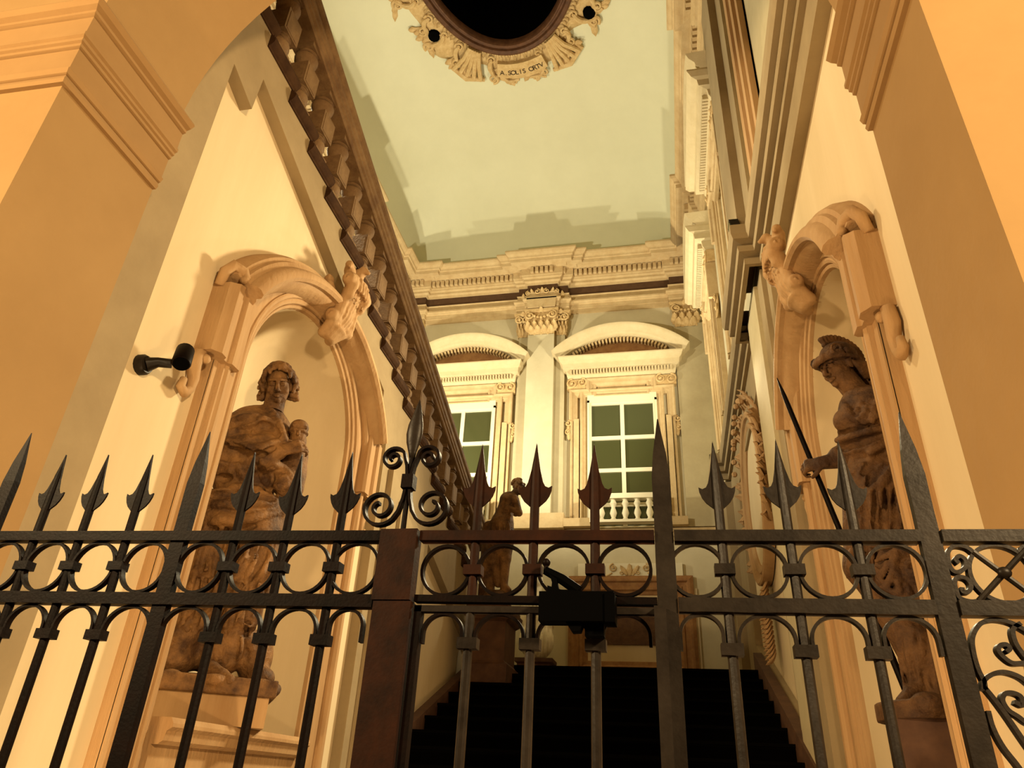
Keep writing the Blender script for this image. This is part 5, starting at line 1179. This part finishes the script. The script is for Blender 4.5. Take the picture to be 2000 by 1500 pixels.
c.cap(p_(.02, 4.95), p_(-.02, 4.62), .17, .16, .06); c.cap(p_(-.06, 4.80), p_(-.08, 4.40), .13, .09, .04); c.cap(p_(.10, 4.80), p_(.10, 4.45, .05), .13, .085, .04)
c.cap(p_(-.08, 4.42), p_(.02, 4.08), .08, .055, .03); c.cap(p_(.10, 4.45, .05), p_(.10, 4.05, .05), .08, .055, .03); c.cap(p_(.10, 4.06, .05), p_(.18, 4.0, .10), .05, .035, .02)
c.ell(p_(.02, 3.86), (.22, .20, .13), .04); c.cap(p_(-.16, 4.9, -.1), p_(-.14, 3.9, -.1), .10, .12, .05)
folds(c, p_, [[(-.12, 5.02), (.02, 5.08), (.16, 5.10)], [(-.14, 4.97), (.02, 5.0), (.17, 5.02)], [(-.12, 4.95), (-.08, 4.80), (-.10, 4.65)], [(-.02, 4.97), (.0, 4.8), (-.02, 4.62)], [(.06, 4.97), (.07, 4.8), (.04, 4.62)], [(.13, 4.97), (.13, 4.8), (.12, 4.64)]], .020); folds(c, p_, [[(-.09, 4.95), (-.05, 4.80), (-.06, 4.62)], [(.02, 4.97), (.04, 4.8), (.01, 4.62)], [(.10, 4.97), (.10, 4.8), (.08, 4.62)], [(.05, 5.35), (.02, 5.2), (.03, 5.1)]], .016, True)
link('body', c.mesh('body', M['statue'], xfN), st)
c = Clay((.02, -.22, 5.38), (.46, .26, 5.80), .0075); Rh = rotm(yaw=math.radians(-62), pitch=math.radians(-6)); hc = p_(.245, 5.55)
head(c, hc, Rh, 1.0); T = lambda *q: hc+Rh @ np.array(q)
for i in range(26):
    a = rnd.uniform(-2.6, 2.6); e_ = rnd.uniform(.1, 1.4); c.ell(T(.082*math.cos(e_)*math.sin(a+PI), .10*math.cos(e_)*math.cos(a+PI)-.012, .045+.085*math.sin(e_)), (.032, .032, .028), .006)
link('head', c.mesh('head', M['statue'], xfN), st)
# ---------------------------------------------------------------- white marble bust group on a dark pedestal
SW = (-2.56, 14.35); vW = np.array(SW)/math.hypot(*SW); p_ = viewer(math.hypot(*SW)); xfW = frame_xf(SW, vW)
st = thing('marble_torso', 'white marble draped torso on a dark pedestal beside the tablet', 'statue')
c = Clay((-.52, -.36, 3.62), (.52, .40, 5.42), .014)
c.ell(p_(.0, 4.05), (.34, .24, .36), .08); c.ell(p_(-.02, 4.45), (.27, .20, .32), .08); c.ell(p_(.0, 4.75), (.24, .17, .22), .06); c.cap(p_(.0, 4.9), p_(.0, 5.1), .08, .075, .03); c.ell(p_(.0, 5.20, .02), (.10, .115, .135), .02)
c.cap(p_(-.22, 4.80), p_(-.28, 4.40), .09, .08, .05); c.cap(p_(.22, 4.80), p_(.27, 4.35), .09, .08, .05)
ex = [[(r0, 4.72), (r0*1.2+.03, 4.4), (r0*1.4, 4.0), (r0*1.3, 3.78)] for r0 in np.linspace(-.2, .2, 7)]
folds(c, p_, ex, .022); folds(c, p_, [[(a+.03, b) for a, b in l] for l in ex], .02, True)
link('torso', c.mesh('torso', M['marble'], xfW), st)
ped(B(), SW[0]-.32, SW[0]+.32, SW[1]-.24, SW[1]+.24, [(3.06, .05), (3.16, .05), (3.18, .0), (3.60, .0), (3.63, .04), (3.70, .04)]).obj('pedestal', M['skirt'], st)
